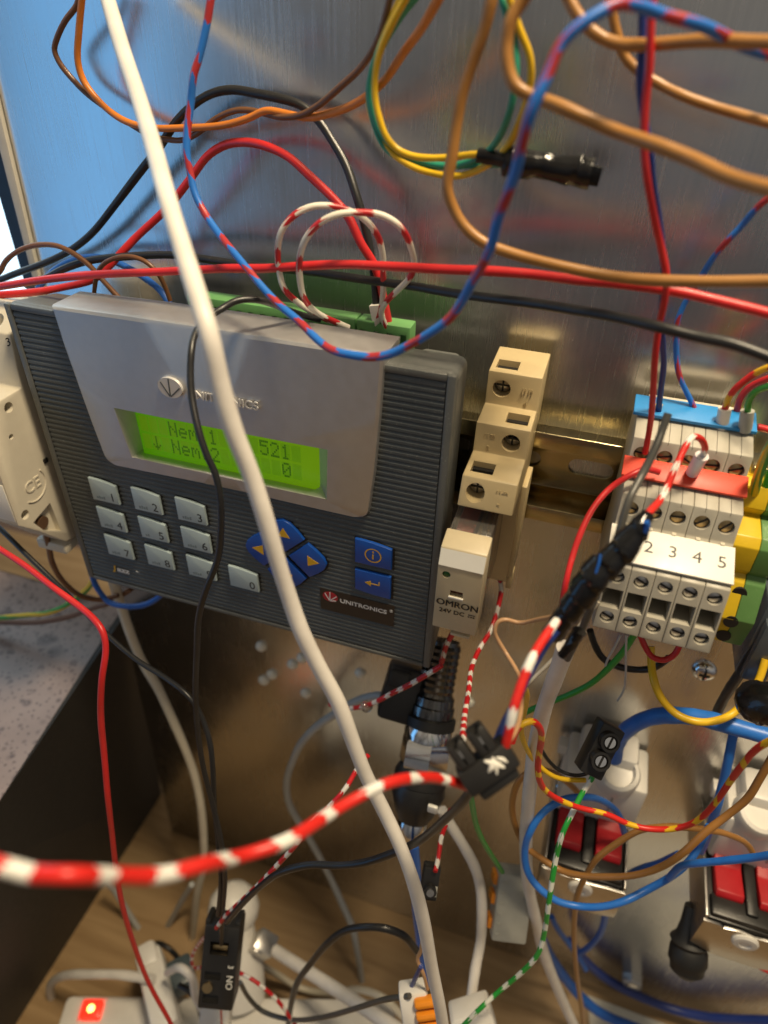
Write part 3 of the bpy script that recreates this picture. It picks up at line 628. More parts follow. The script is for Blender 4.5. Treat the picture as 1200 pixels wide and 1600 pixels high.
# ================================================================ TERMINAL BLOCKS 1..5
TP = [(15.3, -9), (15.3, 27), (10, 28), (10, 38), (23, 45), (27, 44.2), (36, 41.6), (37.6, 33.0), (40, 32.6), (48, 30.6), (49.8, 22.2), (51, 21.0), (61.6, 17.6), (63.2, 16.8), (67.8, -2.2), (60, -6.5), (30, -8)]
X0 = 121.9
names5 = ['leftmost', 'second', 'third', 'fourth', 'rightmost']
lbls = ['grey three level terminal block at the left end, half under black tape', 'grey terminal block second from the left, just right of the black tape', 'middle one of the five grey terminal blocks',
        'grey terminal block under the printed four, right of the middle one', 'grey terminal block touching the yellow and green earth terminal']
def face_pt(k, t0):  # point on slanted face between profile points k and k+1
    (d0, z0), (d1, z1) = TP[k], TP[k + 1]; return d0 + (d1 - d0) * t0, z0 + (z1 - z0) * t0
for i in range(5):
    xa = X0 + 6.2 * i; xc = xa + 3.1
    tb = thing('terminal_block', lbls[i], 'terminal block', (xc, -38, -9), 'numbered terminal blocks on the rail')
    mb = MB(); mb.prism(TP, xa + .06, xa + 6.14, .22)
    ct = MB(); sp = []
    for (k, t0, r) in ((6, .52, 2.1), (9, .5, 2.1), (13, .16, 1.95), (13, .80, 1.95)):
        d, z = face_pt(k, t0); (d0, z0), (d1, z1) = TP[k], TP[k + 1]
        nrm = Vector((0, -(z0 - z1), d1 - d0)).normalized(); p = Vector((xc, -d, z))
        ct.lathe(p + nrm * 2, p - nrm * 3, [(0, r), (5, r)], 20); sp.append((p, nrm, r))
    d0, z0 = face_pt(13, .35); d1, z1 = face_pt(13, .64)
    ct.prism([(d0 + 3, z0), (d1 + 3, z1), (d1 - 9, z1 - 1), (d0 - 9, z0 + .4)], xa + .55, xa + 5.65)
    for kx in (xa + 3.1,):
        ct.prism([(26, 50), (38, 50), (38, 40.2), (35.2, 40.6), (26, 43.4)], kx - .07, kx + .07); ct.prism([(40, 40), (50, 40), (50, 29.0), (47.5, 29.4), (40, 31.4)], kx - .07, kx + .07)
    mb.build('body', M['tgrey'], tb, cut=ct)
    for j, (p, nrm, r) in enumerate(sp):
        mb = MB(); mb.lathe(p - nrm * 1.0, p - nrm * 3, [(0, r * .62), (.3, r * .88), (2, r * .9)], 18); s_ = mb.build('screw', M['brass'] if j < 2 else M['steel'], tb)
        a = R_.uniform(-.5, .9); u = Vector((1, 0, 0)); v = nrm.cross(u)
        fm = Matrix((u * math.cos(a) + v * math.sin(a), -u * math.sin(a) + v * math.cos(a), nrm)).transposed().to_4x4(); fm.translation = p - nrm * 1.0
        mb = MB(); mb.box((0, 0, 0), (r * 1.7, .5, .3), 0, fm); mb.build('screw_slot', M['hole'], s_)
    mb = MB(); mb.b(xa + .8, xa + 5.4, 52.5, 53.2, 8, 14.2); mb.build('wire_cavity', M['tdark'], tb)
    mb = MB(); mb.b(xc - .6, xc + .6, 50.6, 51.8, 21.2, 22.8, .2); mb.build('marker_peg', M['ivory'], tb)
def strip(name, label, pts, th, m, x0=X0 - 1.2, x1=X0 + 31.3):
    mb = MB(); (d0, z0), (d1, z1) = pts; v = Vector((d1 - d0, z1 - z0)).normalized(); nn = Vector((-v.y, v.x)) * th
    if nn.y < 0: nn = -nn
    mb.prism([(d0, z0), (d1, z1), (d1 + nn.x, z1 + nn.y), (d0 + nn.x, z0 + nn.y)], x0, x1, .2)
    return tag(mb.build(name, m), label, 'strip')
strip('cover_strip', 'bright blue plastic strip along the top of the terminal blocks', ((20.0, 46.0), (28.6, 44.5)), 1.1, M['stripblue'])
strip('cover_strip', 'bright red plastic strip across the middle of the terminal blocks', ((37.2, 35.6), (43.0, 32.6)), 1.0, M['stripred'])
ms = thing('marker_strip', 'white label strip numbered 2 to 5 along the terminal blocks', 'label', (137, -56, 18))
mb = MB(); mb.prism([(51.2, 21.4), (62.2, 17.9), (62.5, 18.6), (51.5, 22.4)], X0 - .8, X0 + 31.2, .15); mb.build('carrier', M['paper'], ms)
nz = Vector((0, -3.7, 11.0)).normalized(); ux = Vector((1, 0, 0)); vy = nz.cross(ux)
for i in range(5):
    p = Vector((X0 + 3.3 + 6.2 * i, -56.9, 20.55)); fm = Matrix((ux, vy, nz)).transposed().to_4x4(); fm.translation = p
    text('printed_number', str(i + 1), 5.2, fm, M['ink'], ms, .04)
# back wire-entry shelf
mb = MB(); mb.b(X0 + 3, X0 + 29, 12, 22, 38.5, 44.0, .4); tag(mb.build('entry_guide', M['ivory']), 'pale plastic wire guide behind the blue strip', 'wire guide')

# earth terminal
pe = thing('earth_terminal', 'yellow and green earth terminal beside the block numbered 5', 'terminal block', (158.5, -30, -12))
EP = [(15.3, -9), (15.3, 27), (24, 34), (36, 33), (38, 27), (36, 24), (45, 22.5), (47, 20), (47, 12), (45.5, 10), (47.5, 8), (52, -2), (50, -13), (30, -14)]
for x0, x1, m, nm in ((153.4, 160.3, 'pey', 'yellow_half'), (160.3, 165.6, 'peg', 'green_half')):
    mb = MB(); mb.prism(EP, x0 + .03, x1 - .03, .3)
    mb.build(nm, M[m], pe)
for d, z in ((48.3, 5.0), (51.5, -3.2), (50.8, -9.6)):
    mb = MB(); mb.lathe((159.6, -d - .5, z + .2), (159.6, -d + 3, z), [(0, 2.0), (4, 2.0)], 20); mb.build('screw_opening', M['hole'], pe)
mb = MB(); mb.b(155, 163, 22, 31, 27, 36, .5); mb.build('clamp', M['zinc'], pe)
mb = MB(); mb.b(176, 186, 8, 26, -48, -14, 1.2); mb.b(177, 185, 25.5, 30, -46, -20, 1)
gx = tag(mb.build('end_stop', mat('clear_grey', (.10, .12, .14), .2, trans=.2)), 'grey glossy end stop at the right edge below the earth terminal', 'end stop')

# ================================================================ panel screws, rivets, nut
for i, (x, y) in enumerate(((408, 1010), (457, 1038), (472, 1028), (412, 1063), (425, 1054), (478, 1083), (563, 1052), (733, 1097))):
    p = A(x, y, 0); rr = 9 * mmpx(x, y, 0)
    mb = MB(); mb.lathe(p, p + Vector((0, -1, 0)), [(0, rr), (.6, rr), (1.6, rr * .8), (2.3, rr * .45), (2.5, .05)], 18)
    lab = ['pale domed rivet nearest the thin black wire', 'lower pale rivet of the pair close beside the thick white cable', 'upper pale rivet of the pair close beside the thick white cable', 'left pale rivet of the pair under the lone rivet', 'right pale rivet of the pair under the lone rivet',
           'lowest pale rivet left of the white cable', 'pale rivet just right of the white cable under the controller', 'pale rivet beside the red and white wire below the relay'][i]
    tag(mb.build('rivet', M['rivet']), lab, 'rivet', 'pale rivets in the metal plate')
p = A(1100, 1047, 0); sw = thing('panel_screw', 'shiny pan head screw below the number 5 terminal', 'screw', p)
mb = MB(); mb.lathe(p, p + Vector((0, -1, 0)), [(0, 4.8), (.8, 4.8), (2.2, 4.0), (3.1, 2.6), (3.3, .1)], 24); mb.build('head', M['chrome'], sw)
mb = MB(); q = p + Vector((0, -3.1, 0)); mb.box(q, (4, .9, .9)); mb.box(q, (.9, .92, 4)); mb.build('cross_slot', M['hole'], sw)
p = A(988, 1527, 0); sw = thing('hex_nut', 'small steel nut on a stud at the bottom right of the plate', 'nut', p)
mb = MB(); mb.lathe(p, p + Vector((0, -1, 0)), [(0, 6.5), (4.5, 6.5), (5.2, 5.8)], 6); mb.build('nut', M['steel'], sw)
mb = MB(); mb.lathe(p, p + Vector((0, -1, 0)), [(4, 3.2), (5.6, 3.2), (6.0, 2.6)], 18); mb.build('stud', M['chrome'], sw)

# ================================================================ push terminals on brackets (lower right)
def push_unit(x0, label, hl):
    x1 = x0 + 35; un = thing('push_terminal', label, 'terminal unit', (x0 + 17.5, -25, -192), 'push terminal units on the plate')
    zt = -165
    br = MB(); br.b(x0, x0 + 1, .2, 50, -186, zt + 1.6, .2); br.b(x1 - 1, x1, .2, 50, -186, zt + 1.6, .2)
    br.plate([(x0 - .2, -166), (x0 + 6, -166), (x0 + 8, -167.4), (x0 + 14, -166.2), (x0 + 20, -167.6), (x0 + 28, -166.2), (x1 + .2, -166), (x1 + .2, -188), (x1 - 8, -191), (x0 + 10, -191), (x0 - .2, -186)], 50.1, 51.2, .2)
    br.build('bracket', M['steel'], un)
    bk = MB(); bk.b(x0 + 1.2, x1 - 1.2, 8, 49.6, -184, zt, .8); bk.b(x0 + 2, x1 - 2, 40, 49, zt - .1, zt + 3, .8); bk.b(x0 + 15.2, x0 + 19.8, 12, 46, zt - .1, zt + 5, .8); bk.b(x0 + 2, x1 - 2, 8, 14, zt - .1, zt + 6, .8); bk.build('body', M['blackp'], un)
    for xx in (x0 + 3.4, x0 + 20.6):
        lv = MB(); lv.prism([(16, zt + .3), (16, zt + 5), (22, zt + 6.5), (28, zt + 4.6), (40, zt + 6), (41.5, zt + 4), (41.5, zt + .3)], xx, xx + 11, .6); lv.build('lever', M['redp'], un)
    bt = MB(); c = Vector((x0 + 17.5, -51.2, -172.5 if x0 < 150 else -172)); bt.lathe(c, c + Vector((0, -1, 0)), [(0, 5.2), (.8, 5.2), (1.5, 4.4), (1.6, 2.6), (1.1, 2.3), (1.1, .1)], 24); bt.build('white_plug', M['white'], un)
    nt_ = MB(); nt_.lathe((x0 + 3, -12, zt + 1), (x0 + 3, -12, zt + 5), [(0, 2.4), (1.5, 2.4), (2.2, 1.6)], 18); nt_.lathe((x1 - 3, -12, zt + 1), (x1 - 3, -12, zt + 5), [(0, 2.4), (1.5, 2.4), (2.2, 1.6)], 18); nt_.build('bracket_screw', M['chrome'], un)
    # moulded white housing behind
    hs = thing('white_housing', hl, 'housing', (x0 + 18, -12, zt), 'white moulded housings above the push terminals')
    b_ = MB(); b_.b(x0 + 1, x1 + 1, 1, 24, zt + 2, -132, 2); b_.b(x0 + 5, x0 + 30, 2, 18, -134, -122, 3); b_.build('shell', M['white'], hs)
    b_ = MB(); b_.b(x0 + 22.5, x0 + 23.4, 23.6, 24.6, zt + 10, -136, .2); b_.build('seam', M['greyp'], hs)
    c = Vector((x0 + 22 if x0 < 150 else x0 + 12, -18, -134)); b_ = MB(); b_.lathe(c, c + Vector((0, -.35, 1)), [(0, 9.5), (7, 9.5), (9, 8.6), (9.4, 7), (6, 6.4), (6, .1)], 28); b_.build('round_port', M['white'], hs)
    b_ = MB(); b_.b(x0 - 3, x0 + 1.2, 3, 9, -142, -136, .5); b_.build('side_tab', M['white'], hs)
push_unit(132, 'metal bracket unit with two red levers under the blue and orange loops', 'white moulded housing behind the small black screw connector')
push_unit(199, 'metal bracket unit with red levers at the lower right edge', 'white moulded housing with a round port at the right edge')
# rubber plug
sb_ = sdep(1077, 1480, 48); p0 = AS(1083, 1415, sb_); p1 = AS(1072, 1524, sb_); L = (p1 - p0).length; kb = sb_ / FPX
mb = MB(); mb.lathe(p0, p1, [(0, 12 * kb), (L * .25, 16 * kb), (L * .42, 21 * kb), (L * .5, 29 * kb), (L * .56, 25 * kb), (L * .62, 28 * kb), (L * .78, 29 * kb), (L * .82, 26 * kb), (L * .92, 25 * kb), (L, 15 * kb)], 28)
tag(mb.build('rubber_boot', M['rubber']), 'ribbed black rubber boot hanging beside the lower right bracket', 'rubber boot')

# ================================================================ sensor with chrome nut below the controller
p0 = AS(694, 1000, 288); p1 = AS(642, 1300, 288); L = (p1 - p0).length
t = thing('threaded_sensor', 'black and chrome threaded sensor hanging below the controller', 'sensor', p1)
def seg_(f0, f1, pr, m, nm, sides=28):
    mb = MB(); a = p0.lerp(p1, f0); b_ = p0.lerp(p1, f1); ll = (b_ - a).length; mb.lathe(a, b_, [(q * ll, r) for q, r in pr], sides); return mb.build(nm, m, t)
seg_(0, .30, [(0, 6.6), (.3, 7.2), (1, 7.2)], M['darkchrome'], 'barrel')
seg_(.02, .3, [(i / 16, 7.3 + .55 * (i % 2)) for i in range(17)], M['darkchrome'], 'thread')
seg_(.28, .40, [(0, 7.6), (.1, 8.6), (.45, 8.6), (.5, 9.3), (.9, 9.3), (1, 9)], M['darkchrome'], 'sleeve')
seg_(.39, .45, [(0, 9.3), (.1, 10.6), (.9, 10.6), (1, 9.6)], M['rubber'], 'sealing_ring')
seg_(.45, .51, [(0, 9.8), (.5, 10.2), (1, 9.8)], M['chrome'], 'washer')
seg_(.51, .66, [(0, 9.6), (.1, 10.6), (.9, 10.6), (1, 9.6)], M['chrome'], 'hex_nut', 6)
seg_(.65, .76, [(0, 9.4), (.3, 11.0), (.8, 11.2), (1, 9)], M['blackp'], 'collar')
seg_(.73, .99, [(0, 10.5), (.2, 11.6), (.6, 8.5), (1, 4.0)], M['blackp'], 'cable_boot')
seg_(.93, 1.05, [(0, 6.2), (.5, 6.5), (1, 4)], M['chrome'], 'end_ring')
q = AS(676, 1264, 274); mb = MB(); mb.box(q, (4.2, 1.6, 4.6), .6); mb.build('white_mark', M['paper'], t)
mb = MB(); fm = frame(AS(626, 1080, 292), AS(660, 1090, 292), AS(620, 1040, 292)); mb.box((0, 0, 0), (15, 23, 16), 2, fm); mb.box((-3, 7, 5), (9, 8, 14), 1.5, fm); mb.build('clamp_block', M['blackp'], t)

# ================================================================ small terminal connectors
D2 = 126
fm, k = cframe(757, 1190, D2, 806, 1156, 740, 1166)
t = thing('terminal_connector', 'black two pole screw connector where the striped wires meet', 'connector', fm.translation)
mb = MB(); mb.box((0, -1.0, 0), (92 * k, 44 * k, 46 * k), .7, fm); mb.box((0, -4.5, -1), (70 * k, 30 * k, 40 * k), .7, fm); mb.build('body', M['blackp'], t)
for sx in (-22, 16):
    ct = MB(); ct.lathe(fm @ Vector((sx * k, 75 * k, 2)), fm @ Vector((sx * k, 20 * k, 2)), [(0, 11 * k), (55 * k, 11 * k)], 18)
    mb = MB(); mb.box((sx * k, 36 * k, 1), (31 * k, 44 * k, 36 * k), .8, fm); mb.build('screw_barrel', M['blackp'], t, cut=ct)
    mb = MB(); mb.lathe(fm @ Vector((sx * k, 44 * k, 2)), fm @ Vector((sx * k, 30 * k, 2)), [(0, 10 * k), (12 * k, 10 * k)], 18); mb.build('screw', M['steel'], t)
mb = MB()
for x0, y0, x1, y1, w in ((2, 14, 22, -12, 6), (6, -14, 16, 12, 5), (-2, -4, 14, 6, 6), (20, 8, 30, -8, 4)):
    a = fm @ Vector((x0 * k, (y0 - 4) * k, 23.6 * k)); b_ = fm @ Vector((x1 * k, (y1 - 4) * k, 23.6 * k)); mb.tube([a, (a + b_) / 2 + Vector((.2, 0, .3)), b_], lambda q, w=w: w * k * (.3 + .5 * math.sin(math.pi * q)), 6, 5)
mb.build('white_paint_mark', M['paper'], t)

D3 = 62
fm, k = cframe(939, 1172, D3, 960, 1130, 915, 1160)
t = thing('terminal_connector', 'small black connector with two silver screws above the green striped wire', 'connector', fm.translation)
mb = MB(); mb.box((0, 0, -2), (84 * k, 38 * k, 8), .6, fm)
for sx in (-12, 20): mb.lathe(fm @ Vector((sx * k, 2 * k, 1)), fm @ Vector((sx * k, 2 * k, 6)), [(0, 15 * k), (4.2, 15 * k), (4.2, 11 * k), (2.6, 11 * k), (2.6, .1)], 22)
mb.build('body', M['blackp'], t)
for sx in (-12, 20):
    mb = MB(); mb.lathe(fm @ Vector((sx * k, 2 * k, 3)), fm @ Vector((sx * k, 2 * k, 6)), [(0, 10 * k), (1.6, 10 * k), (1.9, 8.5 * k)], 20); s_ = mb.build('screw', M['chrome'], t)
    mb = MB(); mb.box((sx * k, 2 * k, 4.9), (17 * k, 3 * k, .35), 0, fm); mb.build('screw_slot', M['hole'], s_)
# grey lever connector
D4 = 60
fm, k = cframe(798, 1410, D4, 806, 1350, 765, 1405)
t = thing('lever_connector', 'grey wire connector with orange levers on the green wire', 'connector', fm.translation)
mb = MB(); mb.box((0, 0, 0), (104 * k, 54 * k, 12), 1.2, fm); mb.build('body', M['greyp'], t)
for sx in (-32, 6, 36):
    mb = MB(); mb.box((sx * k, 28 * k, -1), (16 * k, 10 * k, 7), .5, fm); mb.build('lever', M['orangep'], t)
for i in range(6):
    mb = MB(); mb.box(((-40 + i * 16) * k, 20 * k, 6), (4 * k, 6 * k, .6), .1, fm); mb.build('rib', M['greyp'], t)
# small black connector on the thin striped wire
fm, k = cframe(672, 1376, 96, 676, 1350, 655, 1374)
t = thing('terminal_connector', 'tiny black connector hanging beside the blue tube', 'connector', fm.translation)
mb = MB(); mb.box((0, 0, 0), (52 * k, 26 * k, 5), .6, fm); mb.lathe(fm @ Vector((-8 * k, 0, 2)), fm @ Vector((-8 * k, 0, 5)), [(0, 10 * k), (2.5, 10 * k)], 16); mb.build('body', M['blackp'], t)
mb = MB(); mb.lathe(fm @ Vector((-8 * k, 0, 4.2)), fm @ Vector((-8 * k, 0, 6)), [(0, 6 * k), (.8, 6 * k)], 14); mb.build('screw', M['steel'], t)
mb = MB(); mb.box((-10 * k, -9 * k, 2.6), (16 * k, 5 * k, .5), .1, fm); mb.build('pale_scuff', M['greyp'], t)

# contact block with NO lettering
D5 = 118
fm, k = cframe(347, 1498, D5, 378, 1501, 350, 1430)
t = thing('contact_block', 'black contact block hanging on thin black wires at lower left', 'contact block', fm.translation)
ct = MB(); ct.box((-2 * k, 30 * k, 6), (28 * k, 20 * k, 8), 0, fm); ct.box((-8 * k, -12 * k, 6.5), (24 * k, 12 * k, 4), 0, fm); ct.box((-8 * k, -48 * k, 6.5), (24 * k, 13 * k, 4), 0, fm)
mb = MB(); mb.box((0, 0, 0), (54 * k, 128 * k, 13), .8, fm); mb.build('body', M['blackp'], t, cut=ct)
mb = MB(); mb.box((-2 * k, 26 * k, 3.2), (24 * k, 8 * k, 1.6), .3, fm); mb.build('brass_clamp', M['brass'], t)
mb = MB(); mb.lathe(fm @ Vector((-14 * k, -30 * k, 6)), fm @ Vector((-14 * k, -30 * k, 8)), [(0, 8 * k), (1.2, 8 * k)], 16); mb.build('screw', M['brass'], t)
ft = fm.copy(); ft = fm @ Matrix.Translation((18 * k, -20 * k, 6.6)) @ Matrix.Rotation(-math.pi / 2, 4, 'Z') ; text('contact_lettering', 'NO', 14 * k, ft, M['paper'], t, .05)
ft = fm @ Matrix.Translation((18 * k, 4 * k, 6.6)) @ Matrix.Rotation(-math.pi / 2, 4, 'Z'); text('contact_number', '3', 12 * k, ft, M['paper'], t, .05)
for sx in (-24, 22):
    mb = MB(); mb.box((sx * k, 65 * k, 0), (8 * k, 10 * k, 10), .5, fm); mb.build('side_ear', M['blackp'], t)
mb = MB(); fm2, k = cframe(338, 1585, D5, 360, 1588, 334, 1560); mb.box((0, 0, 0), (46 * k, 40 * k, 11), 1.4, fm2); mb.box((14 * k, -6 * k, 3), (22 * k, 20 * k, 9), 1, fm2)
tag(mb.build('white_clip', M['white']), 'white plastic clip under the black contact block', 'clip')

# ================================================================ power strip and plugs on the table
t = thing('power_strip', 'white power strip with a lit red switch at lower left', 'power strip', (-40, -150, ZT))
zt2 = ZT + 42
c = AZ(143, 1577, zt2); e_ = AZ(430, 1580, zt2); fm = frame(c, e_, AZ(150, 1500, zt2)); k = 0.35
fm = Matrix((fm.col[0].to_3d(), Vector((0, 0, 1)).cross(fm.col[0].to_3d()).normalized(), Vector((0, 0, 1)))).transposed().to_4x4(); fm.translation = c
mb = MB(); mb.box((80, -16, -21.5), (196, 48, 41), 4, fm)
ct = MB(); ct.box((0, 0, 0), (14, 12, 8), 0, fm)
mb.build('body', M['white'], t, cut=ct)
mb = MB(); mb.box((0, 0, -1), (11.5, 9.5, 5), 1, fm); s_ = mb.build('switch', M['neon'], t)
mb = MB(); mb.lathe(fm @ Vector((0, 0, 1.2)), fm @ Vector((0, 0, 3)), [(0, 2.6), (.6, 1.6)], 16); mb.build('glow_lamp', M['neonc'], s_)
p = AZ(252, 1560, ZT + 55); t = thing('mains_plug', 'white angled mains plug in the power strip beside the red wire', 'plug', p)
mb = MB(); fm = frame(p, AZ(262, 1600, ZT + 55), AZ(285, 1545, ZT + 55)); mb.box((0, 0, 4), (44, 15, 30), 3, fm); mb.box((-18, 0, 12), (14, 11, 18), 3, fm); mb.build('body', M['white'], t)
mb = MB(); mb.box((-4, 14, 4), (16, 14, 16), 2, fm); mb.build('dark_insert', mat('slate_plastic', (.06, .08, .09), .35), t)
p = AZ(372, 1560, ZT + 40); pt = A(365, 1418, 62); t = thing('mains_adapter', 'white round headed adapter behind the black contact block', 'adapter', p)
ax = (pt - p); L = ax.length
mb = MB(); rd = 40 * mmpx(365, 1418, 62); mb.lathe(p, pt, [(0, 16), (L * .35, 16), (L * .6, 13), (L * .8, 11.5), (L - rd * .4, rd * .92), (L, rd), (L + rd * .5, rd * .86), (L + rd * .85, rd * .5), (L + rd, .1)], 32); mb.build('body', M['white'], t)
mb = MB(); c = A(412, 1475, 72); fm = frame(c, A(440, 1492, 72), A(405, 1450, 72)); mb.box((0, 0, 0), (12, 11, 12), 1, fm); mb.box((-2, 3, 6), (5, 4, 2), .4, fm); mb.build('cable_clamp', M['steel'], t)
mb = MB(); mb.tube([A(425, 1482, 72), A(500, 1530, 84), A(570, 1575, 95), A(640, 1622, 105)], 3.4); tag(mb.build('white_rod', M['w_white']), 'stiff white rod running to the bottom edge from the adapter', 'rod')
# orange and white component, white cube at the bottom edge
fm, k = cframe(663, 1578, 118, 690, 1574, 658, 1548); p = fm.translation.copy(); t = thing('lever_connector', 'white connector with stacked orange levers at the bottom edge', 'connector', p)
mb = MB(); mb.box((-14 * k, -4 * k, -2), (44 * k, 78 * k, 9), 1, fm); mb.build('body', M['white'], t)
for i in range(4):
    mb = MB(); mb.box((6 * k, (22 - i * 19) * k, 3.2), (40 * k, 13 * k, 5), 1.4, fm); mb.build('lever', M['orangep'], t)
fm, k = cframe(738, 1590, 100, 770, 1580, 735, 1560)
mb = MB(); mb.box((0, -8 * k, 0), (66 * k, 52 * k, 16), 1.5, fm); mb.box((0, 16 * k, 0), (58 * k, 8 * k, 13), 1, fm)
tag(mb.build('junction_cube', M['white']), 'white plastic cube at the bottom edge left of the green striped wire', 'connector')

# ================================================================ WIRES
def wire(name, label, m, dia, pts, ds, cat='wire', group=None, seg=12, dens=7):
    n = len(pts); P = []
    cum = [0]
    for i in range(1, n): cum.append(cum[-1] + math.hypot(pts[i][0] - pts[i - 1][0], pts[i][1] - pts[i - 1][1]))
    for i, (x, y) in enumerate(pts):
        f = cum[i] / cum[-1] * (len(ds) - 1); j = min(int(f), len(ds) - 2); q = f - j; q = q * q * (3 - 2 * q) * .5 + q * .5
        P.append(A(x, y, ds[j] + (ds[j + 1] - ds[j]) * q))
    ph = [R_.uniform(0, 6.28) for _ in range(6)]
    for i in range(1, n - 1):
        P[i] = P[i] + Vector((math.sin(i * 1.7 + ph[0]), math.sin(i * 2.3 + ph[1]), math.sin(i * 1.9 + ph[2]))) * .17
    mb = MB(); mb.tube(P, lambda q: dia / 2 * (1 + .025 * math.sin(q * 23 + ph[3]) + .02 * math.sin(q * 61 + ph[4])), seg, dens)
    return tag(mb.build(name, M[m]), label, cat, group)
B1 = 'orange brown wires at the upper right'
W = wire
W('wire', 'dark brown wire twisted round the orange wire at upper left', 'w_dkbrown', 1.7, [(126, -20), (120, 8), (103, 32), (88, 62), (85, 80), (95, 102), (115, 125), (135, 145), (160, 166), (200, 192), (240, 213), (262, 219), (285, 219), (310, 206), (340, 185), (370, 173), (395, 172), (415, 178), (440, 184), (470, 179), (500, 162), (535, 135), (565, 105), (588, 65), (603, 25), (612, -15)], [8, 6, 10, 14, 25, 35])
W('wire', 'bright orange wire sweeping across the upper left of the plate', 'w_orange', 2.0, [(130, -20), (123, 50), (122, 95), (132, 130), (165, 170), (200, 190), (240, 200), (285, 201), (350, 195), (390, 184), (415, 174), (440, 176), (480, 183), (520, 177), (560, 160), (600, 125), (630, 85), (660, 45), (690, -10)], [10, 8, 12, 16, 30, 42])
W('cable', 'black cable arching from the left edge to the green connector', 'w_black', 2.5, [(-10, 442), (20, 430), (65, 412), (108, 392), (145, 365), (180, 320), (220, 265), (250, 230), (275, 192), (305, 160), (335, 145), (365, 141), (400, 145), (435, 153), (470, 166), (500, 190), (520, 220), (540, 260), (555, 300), (568, 340), (578, 390), (585, 440), (590, 500)], [10, 7, 8, 9, 12, 20, 24], 'cable')
W('wire', 'red wire arching over to the green connector', 'w_red', 2.5, [(-20, 462), (60, 455), (100, 449), (146, 437), (170, 415), (190, 395), (215, 370), (260, 325), (300, 275), (325, 245), (350, 227), (380, 221), (410, 227), (450, 245), (485, 275), (520, 310), (545, 340), (565, 380), (582, 410), (592, 435), (600, 465), (607, 505)], [34, 26, 14, 12, 18, 24, 24])
W('wire', 'long red wire running level across the plate above the controller', 'w_red', 2.4, [(-30, 452), (0, 447), (75, 437), (150, 429), (244, 424), (311, 422), (356, 420), (412, 419), (459, 416), (540, 414), (605, 416), (700, 420), (760, 424), (830, 429), (900, 436), (960, 443), (1050, 455), (1120, 468), (1230, 497)], [38, 40, 40, 42, 44, 46, 48])
W('wire', 'black wire running level just below the long red wire', 'w_black', 2.5, [(40, 445), (70, 434), (100, 420), (140, 408), (200, 400), (240, 398), (280, 400), (350, 409), (425, 418), (475, 424), (530, 431), (575, 437), (642, 447), (717, 460), (830, 473), (900, 484), (975, 499), (1035, 512), (1087, 524), (1144, 539), (1230, 570)], [22, 20, 24, 30, 45, 62, 68])
W('wire', 'brown wire hooping over the left end of the controller', 'w_dkbrown', 1.8, [(-15, 440), (0, 424), (8, 410), (28, 392), (55, 383), (90, 385), (118, 397), (140, 415), (160, 438), (190, 470)], [24, 22, 22, 26])
W('wire', 'thin dark brown hoop standing on top of the controller', 'w_dkbrown', 1.5, [(146, 470), (148, 450), (152, 425), (170, 407), (200, 400), (225, 408), (245, 425), (258, 448), (266, 470)], [28, 30, 30, 28])
W('wire', 'blue wire hooping behind the top left of the controller', 'w_blue', 2.3, [(60, 450), (80, 428), (100, 412), (130, 402), (165, 405), (200, 418), (225, 433), (250, 455), (265, 475)], [14, 12, 14, 20])
W('striped_wire', 'long blue and red striped wire looping over the controller', 's_br', 2.05, [(332, -20), (328, 5), (322, 40), (312, 90), (303, 120), (297, 160), (293, 200), (293, 240), (297, 270), (303, 300), (318, 330), (340, 362), (362, 390), (385, 420), (410, 448), (440, 478), (465, 502), (495, 530), (520, 546), (550, 556), (580, 558), (610, 552), (640, 540), (670, 522), (700, 498), (720, 475), (740, 440), (755, 410), (768, 380), (780, 340), (795, 300), (805, 265), (815, 225), (828, 185), (840, 150), (855, 115), (875, 75), (900, 45), (930, 22), (965, 8), (1000, 10), (1040, 22), (1080, 36), (1110, 47), (1140, 58), (1170, 76), (1230, 92)], [26, 30, 36, 52, 70, 73, 76, 80, 76, 66, 45])
GY = 'green and yellow wires of the loop'
W('wire', 'yellow wire of the loop ending in the black tape', 'w_yellow', 1.6, [(638, -10), (612, 38), (592, 90), (585, 140), (590, 180), (605, 215), (625, 235), (650, 246), (690, 247), (745, 240), (775, 244)], [40, 38, 38, 40], group=GY)
W('wire', 'green wire of the loop ending in the black tape', 'w_green', 1.6, [(646, -10), (618, 30), (590, 85), (577, 130), (582, 175), (600, 212), (625, 235), (655, 252), (690, 259), (735, 257), (790, 256)], [36, 34, 34, 38], group=GY)
W('wire', 'outer yellow wire of the loop passing under the black tape', 'w_yellow', 1.6, [(630, -10), (600, 52), (580, 115), (577, 160), (588, 202), (612, 238), (648, 263), (680, 272), (715, 274), (750, 264), (790, 235), (815, 185), (828, 130), (827, 90), (812, 45), (792, -15)], [34, 31, 36, 44, 46], group=GY)
W('wire', 'inner green wire of the loop passing over the black tape', 'w_green', 1.6, [(655, -10), (628, 22), (605, 58), (586, 103), (576, 140), (581, 182), (598, 225), (622, 247), (660, 257), (700, 259), (735, 254), (770, 230), (795, 175), (806, 115), (804, 60), (790, 15), (780, -15)], [32, 32, 34, 46, 44], group=GY)
t = thing('taped_splice', 'black tape wrapped wire end inside the green and yellow loop', 'taped splice', A(840, 290, 40))
mb = MB(); mb.tube([A(746, 243, 40), A(770, 246, 40), A(800, 253, 41)], 1.7, 14, 4, .08); mb.build('narrow_end', M['tape'], t)
mb = MB(); mb.tube([A(788, 250, 40), A(800, 253, 40), A(830, 257, 40), A(870, 263, 40), A(905, 268, 40), A(925, 271, 40)], lambda q: 3.1 + .3 * math.sin(q * 9) if q > .03 else 2.4, 18, 9, .04, 3.5, .16); mb.build('tape_wrap', M['tape'], t)
